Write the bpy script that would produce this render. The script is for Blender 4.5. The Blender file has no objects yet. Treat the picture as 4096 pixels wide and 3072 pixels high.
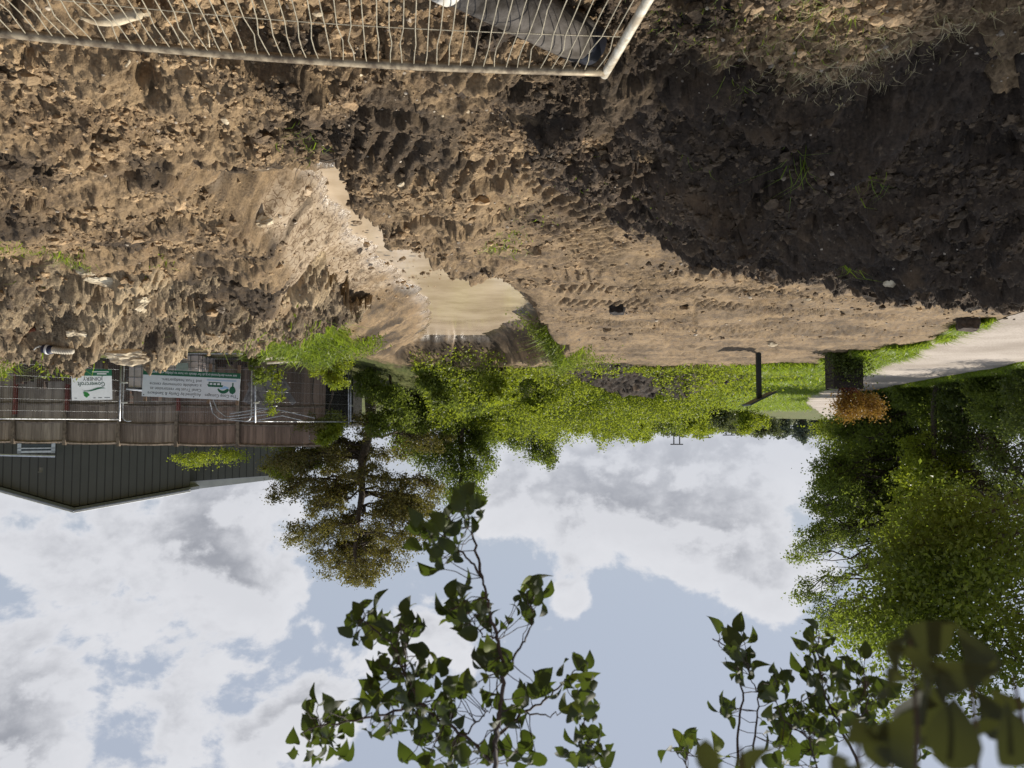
import bpy, math, numpy as np
from mathutils import Matrix, Vector

# ------------------------------------------------------------------ camera, sky, sun, exposure
sc = bpy.context.scene
col = sc.collection
F = 3076.0
PITCH = math.atan(169.0 / F)
EYE = np.array([0.0, 0.0, 1.7])
cam_d = bpy.data.cameras.new('camera')
cam = bpy.data.objects.new('camera', cam_d)
col.objects.link(cam)
cam_d.sensor_width = 36.0
cam_d.lens = F / 4096 * 36.0
cam_d.clip_start = 0.05
cam_d.clip_end = 5000
cam_d.dof.use_dof = True
cam_d.dof.focus_distance = 9.0
cam_d.dof.aperture_fstop = 7.0
M = Matrix.Translation(EYE) @ Matrix.Rotation(math.radians(90) - PITCH, 4, 'X') @ Matrix.Rotation(math.pi, 4, 'Z')
cam.matrix_world = M          # the phone was held upside down
sc.camera = cam

SUN_AZ, SUN_EL = math.radians(52), math.radians(52)      # to the left of straight ahead
SUN = np.array([-math.cos(SUN_EL) * math.sin(SUN_AZ), math.cos(SUN_EL) * math.cos(SUN_AZ), math.sin(SUN_EL)])
sd = bpy.data.lights.new('sun', 'SUN')
sd.energy = 5.0
sd.angle = math.radians(0.5)
sd.color = (1.0, 0.93, 0.82)
sun = bpy.data.objects.new('sun', sd)
col.objects.link(sun)
sun.rotation_euler = Vector(-SUN).to_track_quat('-Z', 'Y').to_euler()

sc.view_settings.view_transform = 'Standard'
sc.view_settings.look = 'None'
sc.view_settings.exposure = 0.15
sc.view_settings.gamma = 1.0
sc.cycles.max_bounces = 6
sc.cycles.diffuse_bounces = 3
sc.cycles.glossy_bounces = 3
sc.cycles.transmission_bounces = 4
sc.cycles.transparent_max_bounces = 8


def ray(x, y):
    """direction through a pixel of the 4096 x 3072 photograph"""
    dx, dy = (2048 - x) / F, (y - 1536) / F
    return np.array([dx, math.cos(PITCH) + dy * math.sin(PITCH), -math.sin(PITCH) + dy * math.cos(PITCH)])


def at(x, y, D):
    r = ray(x, y)
    return EYE + r * (D / r[1])


def onz(x, y, z=0.0):
    r = ray(x, y)
    return EYE + r * ((z - EYE[2]) / r[2])


world = bpy.data.worlds.new('World')
sc.world = world
world.use_nodes = True
wt = world.node_tree
wt.nodes.clear()


class NT:
    """small helper to write node graphs"""
    def __init__(s, tree): s.t = tree

    def n(s, kind, **kw):
        nd = s.t.nodes.new(kind)
        for k, v in kw.items():
            setattr(nd, k, v)
        return nd

    def put(s, sock, v):
        if v is None: return
        if hasattr(v, 'links') or isinstance(v, bpy.types.NodeSocket):
            s.t.links.new(v, sock)
        else:
            sock.default_value = v

    def m(s, op, a, b=None, c=None, clamp=False):
        nd = s.n('ShaderNodeMath', operation=op, use_clamp=clamp)
        for i, v in enumerate((a, b, c)):
            s.put(nd.inputs[i], v)
        return nd.outputs[0]

    def vm(s, op, a, b=None, out=0, scale=None):
        nd = s.n('ShaderNodeVectorMath', operation=op)
        s.put(nd.inputs[0], a)
        if b is not None: s.put(nd.inputs[1], b)
        if scale is not None: s.put(nd.inputs['Scale'], scale)
        return nd.outputs[out]

    def noise(s, vec, scale, detail=4, rough=0.5, dist=0.0, out=0):
        nd = s.n('ShaderNodeTexNoise')
        s.put(nd.inputs['Vector'], vec)
        nd.inputs['Scale'].default_value = scale
        nd.inputs['Detail'].default_value = detail
        nd.inputs['Roughness'].default_value = rough
        nd.inputs['Distortion'].default_value = dist
        return nd.outputs[out]

    def step(s, v, lo, hi, a=0.0, b=1.0):
        nd = s.n('ShaderNodeMapRange', interpolation_type='SMOOTHSTEP')
        s.put(nd.inputs[0], v)
        for i, q in enumerate((lo, hi, a, b)):
            s.put(nd.inputs[i + 1], q)
        return nd.outputs[0]

    def mix(s, f, a, b, mode='MIX'):
        nd = s.n('ShaderNodeMix', data_type='RGBA', blend_type=mode)
        s.put(nd.inputs[0], f)
        for i, v in ((6, a), (7, b)):
            if isinstance(v, tuple): v = (*v[:3], 1.0)
            s.put(nd.inputs[i], v)
        return nd.outputs[2]


# --- sky: Nishita plus cumulus laid out by direction
cg = bpy.data.node_groups.new('cloud_density', 'ShaderNodeTree')
cg.interface.new_socket('Direction', in_out='INPUT', socket_type='NodeSocketVector')
cg.interface.new_socket('Density', in_out='OUTPUT', socket_type='NodeSocketFloat')
g = NT(cg)
gi, go = g.n('NodeGroupInput'), g.n('NodeGroupOutput')
gd = gi.outputs[0]
CLOUDS = [(250, 2250, 620, 1.0), (620, 2380, 430, 1.0), (250, 2900, 540, 1.2), (640, 2780, 320, .75), (1230, 2600, 300, .75), (1180, 3010, 230, .9),
          (800, 2120, 420, .5), (1950, 2500, 230, .85), (1650, 2480, 180, .4), (2200, 1960, 420, .95), (2850, 1930, 480, 1.0), (2950, 2210, 250, .9),
          (2500, 2230, 200, .5), (3300, 2050, 420, .8), (2290, 2430, 80, .55), (2270, 2330, 90, .45), (1150, 2080, 120, .4),
          (1350, 2330, 260, -.38), (2010, 2310, 170, -.25), (2600, 2620, 420, -.35), (820, 2990, 170, -1.0), (470, 2560, 130, -.7), (1000, 2420, 130, -.7), (820, 2680, 90, -.5)]
tot = None
for (cx, cy, cr, cw) in CLOUDS:
    d = ray(cx, cy); d = d / np.linalg.norm(d)
    dot = g.vm('DOT_PRODUCT', gd, tuple(d), out=1)
    e = g.m('EXPONENT', g.m('MULTIPLY', g.m('SUBTRACT', dot, 1.0), 2.0 / (cr / F) ** 2))
    tot = g.m('MULTIPLY', e, cw) if tot is None else g.m('MULTIPLY_ADD', e, cw, tot)
sv = g.vm('MULTIPLY', gd, (1.0, 1.0, 1.35))
n1 = g.noise(sv, 6.5, 10, 0.58, 0.15)
n2 = g.noise(sv, 22.0, 6, 0.6, 0.0)
dn = g.m('ADD', g.m('MULTIPLY', g.m('SUBTRACT', n1, 0.5), 3.1), g.m('MULTIPLY', g.m('SUBTRACT', n2, 0.5), 0.6))
g.put(go.inputs[0], g.m('ADD', g.m('MINIMUM', tot, 1.08), g.m('SUBTRACT', dn, 0.71)))

w = NT(wt)
tc = w.n('ShaderNodeTexCoord')
dirv = w.vm('NORMALIZE', tc.outputs['Generated'])


def dens(v):
    nd = w.n('ShaderNodeGroup'); nd.node_tree = cg
    w.put(nd.inputs[0], v)
    return nd.outputs[0]


d0 = dens(dirv)
d1 = dens(w.vm('NORMALIZE', w.vm('ADD', dirv, (SUN[0] * .01 - .004, SUN[1] * .01, .035))))
sky = w.n('ShaderNodeTexSky', sky_type='NISHITA', sun_disc=False)
sky.sun_elevation = SUN_EL
sky.sun_rotation = -SUN_AZ
sky.air_density = 1.0
sky.dust_density = 2.0
blue = w.mix(0.8, sky.outputs[0], (5.0, 5.5, 6.5))
mask = w.step(d0, -0.02, 0.22)
thick = w.step(d0, 0.05, 0.85)
lit = w.step(w.m('SUBTRACT', d0, d1), -0.12, 0.30)
shade = w.m('MULTIPLY', thick, w.m('SUBTRACT', 1.0, w.m('MULTIPLY', lit, 0.85)), clamp=True)
ccol = w.mix(shade, (7.6, 7.7, 8.1), (3.5, 3.65, 4.1))
skyc = w.mix(mask, blue, ccol)
sepz = w.n('ShaderNodeSeparateXYZ'); w.put(sepz.inputs[0], dirv)
skyc = w.mix(w.step(sepz.outputs[2], 0.13, -0.02, 0.0, 0.6), skyc, (6.7, 7.0, 7.7))
bg = w.n('ShaderNodeBackground')
w.put(bg.inputs[0], skyc)
bg.inputs[1].default_value = 0.088
wo = w.n('ShaderNodeOutputWorld')
wt.links.new(bg.outputs[0], wo.inputs[0])

# ------------------------------------------------------------------ helpers
rng = np.random.default_rng(11)
U = rng.uniform


def tag(o, label=None, cat=None, group=None, kind=None):
    for k, v in (('label', label), ('category', cat), ('group', group), ('kind', kind)):
        if v: o[k] = v
    return o


def thing(name, label, cat, loc=(0, 0, 0), rz=0.0, group=None):
    o = bpy.data.objects.new(name, None)
    o.empty_display_size = 0.2
    col.objects.link(o)
    o.location = tuple(float(v) for v in loc); o.rotation_euler = (0, 0, rz)
    return tag(o, label, cat, group)


def raw_mesh(name, V, loops, starts, mat, parent=None, smooth=False, attr=None):
    V = np.asarray(V, np.float32).reshape(-1, 3)
    loops = np.asarray(loops, np.int32).ravel()
    starts = np.asarray(starts, np.int32).ravel()
    me = bpy.data.meshes.new(name)
    me.vertices.add(len(V)); me.vertices.foreach_set('co', V.ravel())
    me.loops.add(len(loops)); me.loops.foreach_set('vertex_index', loops)
    me.polygons.add(len(starts)); me.polygons.foreach_set('loop_start', starts)
    me.polygons.foreach_set('use_smooth', np.full(len(starts), bool(smooth)))
    me.update(calc_edges=True)
    if attr is not None:
        a = me.color_attributes.new('mask', 'FLOAT_COLOR', 'POINT')
        a.data.foreach_set('color', np.asarray(attr, np.float32).ravel())
    o = bpy.data.objects.new(name, me)
    col.objects.link(o)
    if mat is not None: me.materials.append(mat)
    if parent is not None: o.parent = parent
    return o


def quads(name, V, Q, mat, parent=None, smooth=False, attr=None):
    Q = np.asarray(Q, np.int32)
    k = Q.shape[1]
    return raw_mesh(name, V, Q.ravel(), np.arange(len(Q)) * k, mat, parent, smooth, attr)


class MB:
    """collects boxes, tubes and polygons into ONE mesh"""
    def __init__(s): s.V = []; s.F = []; s.n = 0

    def add(s, V, Fs):
        V = np.asarray(V, float).reshape(-1, 3)
        s.V.append(V)
        for f in Fs: s.F.append([int(i) + s.n for i in f])
        s.n += len(V)

    def box(s, c, size, R=None, taper=1.0):
        hx, hy, hz = (np.asarray(size, float) / 2)
        P = np.array([[sx * hx * (taper if sz > 0 else 1), sy * hy * (taper if sz > 0 else 1), sz * hz] for sz in (-1, 1) for sy in (-1, 1) for sx in (-1, 1)])
        if R is not None: P = P @ np.asarray(R).T
        s.add(P + np.asarray(c, float), [(0, 2, 3, 1), (4, 5, 7, 6), (0, 1, 5, 4), (2, 6, 7, 3), (0, 4, 6, 2), (1, 3, 7, 5)])

    def tube(s, pts, r, k=6, cap=True):
        P = np.asarray(pts, float); n = len(P)
        r = np.broadcast_to(np.asarray(r, float), (n,))
        T = np.gradient(P, axis=0)
        T /= np.linalg.norm(T, axis=1)[:, None] + 1e-12
        up = np.array([0, 0, 1.0]) if abs(T[0, 2]) < .9 else np.array([1.0, 0, 0])
        A = np.cross(T, up); A /= np.linalg.norm(A, axis=1)[:, None] + 1e-12
        B = np.cross(T, A)
        a = np.arange(k) * 2 * math.pi / k
        V = P[:, None] + r[:, None, None] * (A[:, None] * np.cos(a)[None, :, None] + B[:, None] * np.sin(a)[None, :, None])
        Fs = [(i * k + j, i * k + (j + 1) % k, (i + 1) * k + (j + 1) % k, (i + 1) * k + j) for i in range(n - 1) for j in range(k)]
        if cap: Fs += [tuple(range(k))[::-1], tuple((n - 1) * k + j for j in range(k))]
        s.add(V.reshape(-1, 3), Fs)

    def build(s, name, mat, parent=None, smooth=False):
        L = [i for f in s.F for i in f]
        st = np.cumsum([0] + [len(f) for f in s.F])[:-1]
        return raw_mesh(name, np.concatenate(s.V), L, st, mat, parent, smooth)


def rotz(a): c, s = math.cos(a), math.sin(a); return np.array([[c, -s, 0], [s, c, 0], [0, 0, 1.0]])
def rotx(a): c, s = math.cos(a), math.sin(a); return np.array([[1.0, 0, 0], [0, c, -s], [0, s, c]])
def roty(a): c, s = math.cos(a), math.sin(a); return np.array([[c, 0, s], [0, 1.0, 0], [-s, 0, c]])


def ss(v, lo=0.0, hi=1.0):
    t = np.clip((v - lo) / (hi - lo), 0, 1)
    return t * t * (3 - 2 * t)


# noise on arrays
_perm = np.random.default_rng(3).permutation(1024)
_perm = np.concatenate([_perm, _perm])


def _hash(ix, iy, seed): return _perm[(_perm[(ix + seed * 131) & 1023] + iy) & 1023]


def perlin(x, y, seed=0):
    xi, yi = np.floor(x).astype(np.int64), np.floor(y).astype(np.int64)
    xf, yf = x - xi, y - yi
    u, v = xf ** 3 * (xf * (xf * 6 - 15) + 10), yf ** 3 * (yf * (yf * 6 - 15) + 10)

    def gr(a, b):
        an = _hash(xi + a, yi + b, seed) * (2 * math.pi / 1024)
        return np.cos(an) * (xf - a) + np.sin(an) * (yf - b)
    return 1.5 * ((gr(0, 0) * (1 - u) + gr(1, 0) * u) * (1 - v) + (gr(0, 1) * (1 - u) + gr(1, 1) * u) * v)


def fbm(x, y, octv=4, seed=0, gain=.5):
    s, a = 0, 1.0
    for i in range(octv):
        s = s + a * perlin(x, y, seed + i); a *= gain; x = x * 2.03 + 5.1; y = y * 2.03 + 1.7
    return s


def ridged(x, y, octv=3, seed=0):
    s, a = 0, 1.0
    for i in range(octv):
        s = s + a * (1 - 2 * np.abs(perlin(x, y, seed + i))); a *= .5; x = x * 2.1 + 3.3; y = y * 2.1 + 7.9
    return s / 1.75


def lumps(x, y, seed=0):
    """rounded clods in a cell pattern, 0..1"""
    xi, yi = np.floor(x).astype(np.int64), np.floor(y).astype(np.int64)
    best = np.zeros_like(x)
    for a in (-1, 0, 1):
        for b in (-1, 0, 1):
            h = _hash(xi + a, yi + b, seed); h2 = _hash(xi + a + 57, yi + b + 91, seed + 3); h3 = _hash(xi + a + 17, yi + b + 33, seed + 5)
            px, py = xi + a + h / 1024, yi + b + h2 / 1024
            rr = .35 + .55 * h3 / 1024
            d2 = ((x - px) ** 2 + (y - py) ** 2) / rr ** 2
            best = np.maximum(best, np.sqrt(np.clip(1 - d2, 0, 1)) * rr)
    return best


# ------------------------------------------------------------------ terrain
TY = np.array([6.2, 7.5, 8.7, 9.75, 10.6, 12.6, 14.95, 17.6, 19.8, 22.3])
TX = np.array([1.83, 1.62, 1.35, 1.17, .95, .88, .63, .86, 1.47, 1.93])
TW = np.array([.06, .18, .36, .52, .66, .68, .66, .60, .52, .45])
TL = np.array([.6, .50, .42, .42, .50, .80, 1.1, 1.2, 1.1, .9])
TR = np.array([.55, .65, .9, 1.3, 1.5, 1.9, 2.1, 1.8, 1.4, 1.2])
WATER_Z = -0.74


def trench(x, y):
    xc, tw, tl, tr_ = (np.interp(y, TY, a) for a in (TX, TW, TL, TR))
    wob = .16 * fbm(x * .9 + 3, y * .9, 3, 40)
    l = (x + wob - (xc - tw - tl)) / tl
    r = ((xc + tw + tr_) - x - wob) / tr_
    n = (y + wob * .5 - 4.9) / 2.75
    f = (21.4 - y - wob) / 1.2
    t = np.clip(np.minimum(np.minimum(l, r), np.minimum(n, f)), 0, 1.0)
    return t, np.where(r < l, 1, 0)


NE = np.array([(-6.4, 7), (-7.7, 11.6), (-8.1, 13.5), (-9.1, 17.5), (-11.4, 24.9), (-13.3, 32), (-15.6, 40), (-21.0, 55), (-38, 95), (-146, 350)], float)
FE = np.array([(-10.9, 9), (-12.2, 14.5), (-13.0, 18.3), (-14.2, 22.2), (-15.4, 29.2), (-17.2, 36), (-20.2, 46), (-27, 62), (-43, 99), (-150, 352)], float)


def field_mask(x, y):
    return ss(-x + .55 + .25 * fbm(x * .8, y * .8, 2, 21), 0, .8) * ss(y, 5.0, 6.2)


def path_mask(x, y):
    xe = np.interp(y, NE[:, 1], NE[:, 0])
    return ss(xe + .7 - x, 0, .6) * ss(y, 6, 8)


TRACKS = [[(-.3, 6.0), (-1.5, 9), (-3.0, 14), (-4.5, 20)], [(-1.7, 5.6), (-3.0, 9), (-4.4, 13), (-6.5, 20)], [(-.5, 8.6), (-2.6, 8.4), (-6.5, 9.6)], [(-.6, 10.4), (-3.4, 11), (-7, 12.4)],
          [(.2, 4.7), (-1.2, 6.6), (-4.5, 7.8), (-7, 8.4)], [(1.2, 4.6), (-.2, 5.2), (-1.6, 6.2)], [(-.9, 13), (-4, 14.2), (-8, 15)], [(-1.0, 7.2), (-2.1, 10), (-3.4, 15), (-4.6, 19)], [(-.5, 9.4), (-3, 9.7), (-7, 11)], [(-.7, 11.8), (-3, 13.0), (-8, 14)]]


def tracks(x, y):
    out = np.zeros_like(x)
    for ti, tr_ in enumerate(TRACKS):
        P = np.array(tr_, float)
        s0 = 0.0
        for a, b in zip(P[:-1], P[1:]):
            L = np.linalg.norm(b - a); d = (b - a) / L
            s = (x - a[0]) * d[0] + (y - a[1]) * d[1]
            q = -(x - a[0]) * d[1] + (y - a[1]) * d[0]
            q = q + .06 * perlin(x * .7, y * .7, 60 + ti)
            inside = ss(.31 - np.abs(q), 0, .06) * ss(s, -.05, .1) * ss(L - s, -.05, .1)
            wav = np.sin((s + s0) * 2 * math.pi / .125 + 1.2 * perlin(x * 1.5, y * 1.5, 70))
            brk = ss(fbm(x * 1.1, y * 1.1, 2, 80 + ti), -.75, .0)
            out = np.maximum(out, 0) * (1 - inside) + out * 0 + inside * brk * (.034 * np.clip(wav * 1.5, -1, 1) - .025) + np.minimum(out, 0) * (1 - inside)
            s0 += L
    return out


def H(x, y):
    x = np.asarray(x, float); y = np.asarray(y, float)
    fl, pm = field_mask(x, y), path_mask(x, y)
    t, side = trench(x, y)
    rough = (1 - .9 * fl)
    # a scraped, flatter patch in the foreground and a beaten strip along the right
    rough = rough * (1 - .75 * np.exp(-(((x - .05) / .75) ** 2 + ((y - 4.55) / .5) ** 2)))
    rough = rough * (1 - .6 * np.exp(-((y - (7.0 + .1 * (x - 3))) / .35) ** 2) * ss(x, 2.2, 3.2))
    rough = rough * (1 - ss(y, 13, 18) * .7)
    amp = rough * (1 - .85 * ss(t, .02, .25))
    z = .05 * fbm(x * .45, y * .45, 2, 1)
    wx, wy = x + .10 * fbm(x * 4, y * 4, 2, 50), y + .10 * fbm(x * 4, y * 4, 2, 53)
    wx2, wy2 = wx + .05 * fbm(x * 13, y * 13, 2, 56), wy + .05 * fbm(x * 13, y * 13, 2, 58)
    big = ss(fbm(x * .9, y * .9, 2, 30), -.35, .35)
    z = z + amp * (.13 * fbm(x * 1.0, y * 1.0, 3, 5) + .060 * ridged(wx * 2.2, wy * 2.8, 3, 9) + .085 * lumps(wx2 * 2.6, wy2 * 3.0, 4) * big
                   + .045 * lumps(wx2 * 5.2, wy2 * 6.0, 6) * (.35 + .65 * big) + .018 * ridged(wx2 * 6, wy2 * 7, 3, 11) + .026 * lumps(wx2 * 13 + 3, wy2 * 15, 8) + .030 * fbm(x * 13, y * 15, 4, 12, .6) - .10 * ss(fbm(wx2 * 2.1, wy2 * 2.6, 3, 13), .22, .42) - .06)
    z = z + (1 - amp) * (.03 * fbm(x * 1.3, y * 1.6, 3, 14) + .020 * fbm(x * 7, y * 9, 4, 16, .6) + .030 * lumps(x * 12, y * 12, 18) * ss(fbm(x * 1.7, y * 1.7, 2, 31), -.2, .4) + .02 * ridged(x * 3 + y, y * 4, 3, 19) * ss(fbm(x * .6, y * .6, 2, 33), -.1, .4))
    z = z + np.where(t <= 0, tracks(x, y), 0)
    # trench
    prof = np.where(side > 0, t ** .8, t ** .55)
    bed = .05 * fbm(x * 2.2, y * 2.2, 3, 44) + .07 * ridged(x * 1.2, y * 1.6, 3, 43) * ss(y, 17.5, 19) + .045 * lumps(x * 9, y * 9, 45) * ss(12.0 - y, 0, 3.0)
    striate = .075 * ridged(x * .7 + y * .25, y * 4.6 - x * 1.8, 4, 47) * ss(t, .02, .2) * ss(1 - t, 0, .2)
    z = z * (1 - .75 * ss(t, .6, 1)) - .92 * prof + (bed + .10 * ss(9.8 - y, 0, 1.6)) * ss(t, .85, 1.0) + striate
    xr = np.interp(y, TY, TX) + np.interp(y, TY, TW) + np.interp(y, TY, TR)
    z = z + .20 * np.exp(-((x - xr - .15) / .55) ** 2) * ss(y, 7.0, 9.0) * ss(14.5 - y, 0, 3) * (1 - ss(t, .55, .9))
    xl = np.interp(y, TY, TX) - np.interp(y, TY, TW) - np.interp(y, TY, TL)
    z = z + (.20 + .12 * fbm(x * 1.5, y * 1.5, 2, 48)) * np.exp(-((x - xl + .02) / .30) ** 2) * ss(y, 12.0, 14.5) * ss(20.5 - y, 0, 2) * (1 - ss(t, .35, .7))  # rim ridge added to throw shade onto the trench's left side
    z = z - .26 * np.exp(-(((x - .30) / .50) ** 2 + ((y - 10.3) / 1.5) ** 2)) * (1 - ss(t, .1, .5))
    # foreground dips under the fallen fence panel
    z = z - .20 * ss(3.75 - y, 0, .45) * ss(x, -1.0, -.2)
    z = z - .25 * ss(-x, 1.5, 2.1) * ss(y, 3.05, 3.5) * ss(6.2 - y, 0, 1)
    # ground beyond the right heap falls to the fence, banks rise behind the trench
    z = z - .40 * ss(x, 2.5, 5.0) * ss(y, 12.5, 15.5)
    z = z + .42 * np.exp(-(((x - 3.3) / 1.3) ** 2 + ((y - 14.0) / 1.6) ** 2))
    z = z + (1.25 + .25 * fbm(x * .25, y * .25, 2, 91)) * ss(y, 22.2, 31) * ss(x, -8.5, -4.0) * ss(7.5 - x, 0, 4)
    z = z * (1 - pm) - .03 * pm
    far = ss(y, 60, 90)
    return z * (1 - far) - .03 * far


def seg_ridge(x, y, P, zr, hw):
    """height of a heap along a ridge polyline"""
    out = np.full_like(x, -9.0)
    P = np.array(P, float)
    for i in range(len(P) - 1):
        a, b = P[i], P[i + 1]
        d = b - a; L2 = d @ d
        s = np.clip(((x - a[0]) * d[0] + (y - a[1]) * d[1]) / L2, 0, 1)
        dist = np.hypot(x - a[0] - s * d[0], y - a[1] - s * d[1])
        zz = zr[i] * (1 - s) + zr[i + 1] * s; ww = hw[i] * (1 - s) + hw[i + 1] * s
        q = dist / ww
        out = np.maximum(out, zz * (1 - q ** 1.35))
    return out


def heap_rough(x, y, k, seed):
    wx, wy = x + .12 * fbm(x * 3, y * 3, 2, seed), y + .12 * fbm(x * 3, y * 3, 2, seed + 3)
    wx2, wy2 = wx + .06 * fbm(x * 12, y * 12, 2, seed + 1), wy + .06 * fbm(x * 12, y * 12, 2, seed + 2)
    return k * (.16 * fbm(x * 1.4, y * 1.4, 3, seed + 4) + .15 * lumps(wx * 2.6, wy * 2.6, seed + 5) + .10 * lumps(wx2 * 6, wy2 * 6, seed + 6) + .04 * lumps(wx2 * 14, wy2 * 14, seed + 7)
                + .055 * ridged(wx2 * 4, wy2 * 4, 3, seed + 8) + .032 * fbm(x * 13, y * 13, 4, seed + 9, .6) - .13 * ss(fbm(wx2 * 1.9, wy2 * 1.9, 3, seed + 10), .2, .42) - .13)


def HL(x, y):   # shaded heap on the left
    return seg_ridge(x, y, [(-.75, 4.3), (-1.35, 4.75), (-2.5, 5.6), (-5.6, 6.9), (-8, 7.6)], [.12, .42, .50, .48, .5], [.55, 1.0, 1.6, 3.1, 3.4]) + heap_rough(x, y, 1.0, 100)


def HR(x, y):   # rubble heap on the right
    return seg_ridge(x, y, [(3.5, 11.2), (4.3, 10.3), (5.2, 9.6), (6.6, 9.2), (9.5, 9.0)], [.34, .60, .84, .92, .9], [1.1, 1.5, 1.75, 1.8, 1.8]) + heap_rough(x, y, 1.45, 120)


def HB(x, y):   # dark bund beyond the field
    return seg_ridge(x, y, [(-2.2, 22), (-3.6, 23.6), (-5.2, 24.4), (-6.6, 24.2)], [.2, .68, .72, .2], [1.2, 1.7, 1.8, 1.0]) + heap_rough(x, y, .9, 140)


def mask_cols(x, y, z, extra_dark=0.0):
    """R pale clay, G vegetated, B dark topsoil plus shade painted on the left trench bank"""
    t, side = trench(x, y)
    n = fbm(x * 1.6, y * 1.6, 3, 200)
    pale = ss(t, .02, .22) * side * ss(.55 * n + 1.15 * np.exp(-((y - 9.6) / 2.7) ** 2), .3, .8) * ss(16.5 - y, 0, 3)
    pale = np.maximum(pale, ss(t, .7, .95) * .55)
    veg = np.maximum(ss(y, 20.5, 24) * ss(x, -9, -4.5), np.exp(-(((x - 3.1) / 1.5) ** 2 + ((y - 14.2) / 1.6) ** 2)) * 1.3)
    xe = np.interp(y, NE[:, 1], NE[:, 0])
    verge = ss(x, xe - .2, xe + .3) * ss(xe + np.clip((y - 13) * .25, .1, 2.2) + .7 * fbm(x * .5, y * .5, 2, 210) - x, 0, .6) * ss(y, 11.5, 14)
    veg = np.maximum(veg, verge)
    veg = np.maximum(veg, ss(y, 22.5, 25))
    veg = np.maximum(veg, ss(x, 8, 10) * ss(y, 11, 13))
    beyond = ss(np.interp(y, FE[:, 1], FE[:, 0]) + .3 - x, 0, .5)
    veg = np.maximum(veg, beyond)
    veg = np.clip(veg, 0, 1) * (1 - ss(t, .05, .25)) * ss(fbm(x * 2.5, y * 2.5, 3, 220) + veg * 1.2, .2, .6)
    dark = ss(fbm(x * .85, y * .85, 4, 230), .0, .42) * .95 + extra_dark + ss(t, .06, .4) * (1 - side) * 1.0  # last term paints shade down the trench's left bank
    dark = dark * (1 - .6 * field_mask(x, y))
    return np.stack([np.clip(pale, 0, 1), np.clip(veg, 0, 1), np.clip(dark, 0, 1), ss(z, WATER_Z + .16, WATER_Z + .02) * (t > .3)], -1)


# ------------------------------------------------------------------ materials
def new_mat(name):
    m = bpy.data.materials.new(name); m.use_nodes = True
    m.node_tree.nodes.clear()
    t = NT(m.node_tree)
    out = t.n('ShaderNodeOutputMaterial')
    return m, t, out


def plain(name, c, rough=.6, metal=0.0, var=.15, scale=8.0, bump=0.0, c2=None, spec=.4, bscale=None):
    m, t, out = new_mat(name)
    tcn = t.n('ShaderNodeTexCoord')
    n = t.noise(tcn.outputs['Object'], scale, 6, .6)
    lo = tuple(v * (1 - var) for v in c) if c2 is None else c2
    cc = t.mix(t.step(n, .35, .65), lo, tuple(min(1, v * (1 + var * .6)) for v in c))
    b = t.n('ShaderNodeBsdfPrincipled')
    t.put(b.inputs['Base Color'], cc)
    b.inputs['Roughness'].default_value = rough
    b.inputs['Metallic'].default_value = metal
    b.inputs['Specular IOR Level'].default_value = spec
    if bump:
        bn = t.n('ShaderNodeBump'); bn.inputs['Strength'].default_value = bump; bn.inputs['Distance'].default_value = .02
        t.put(bn.inputs['Height'], t.noise(tcn.outputs['Object'], bscale or scale * 4, 5, .6))
        t.put(b.inputs['Normal'], bn.outputs[0])
    t.put(out.inputs[0], b.outputs[0])
    return m


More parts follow.
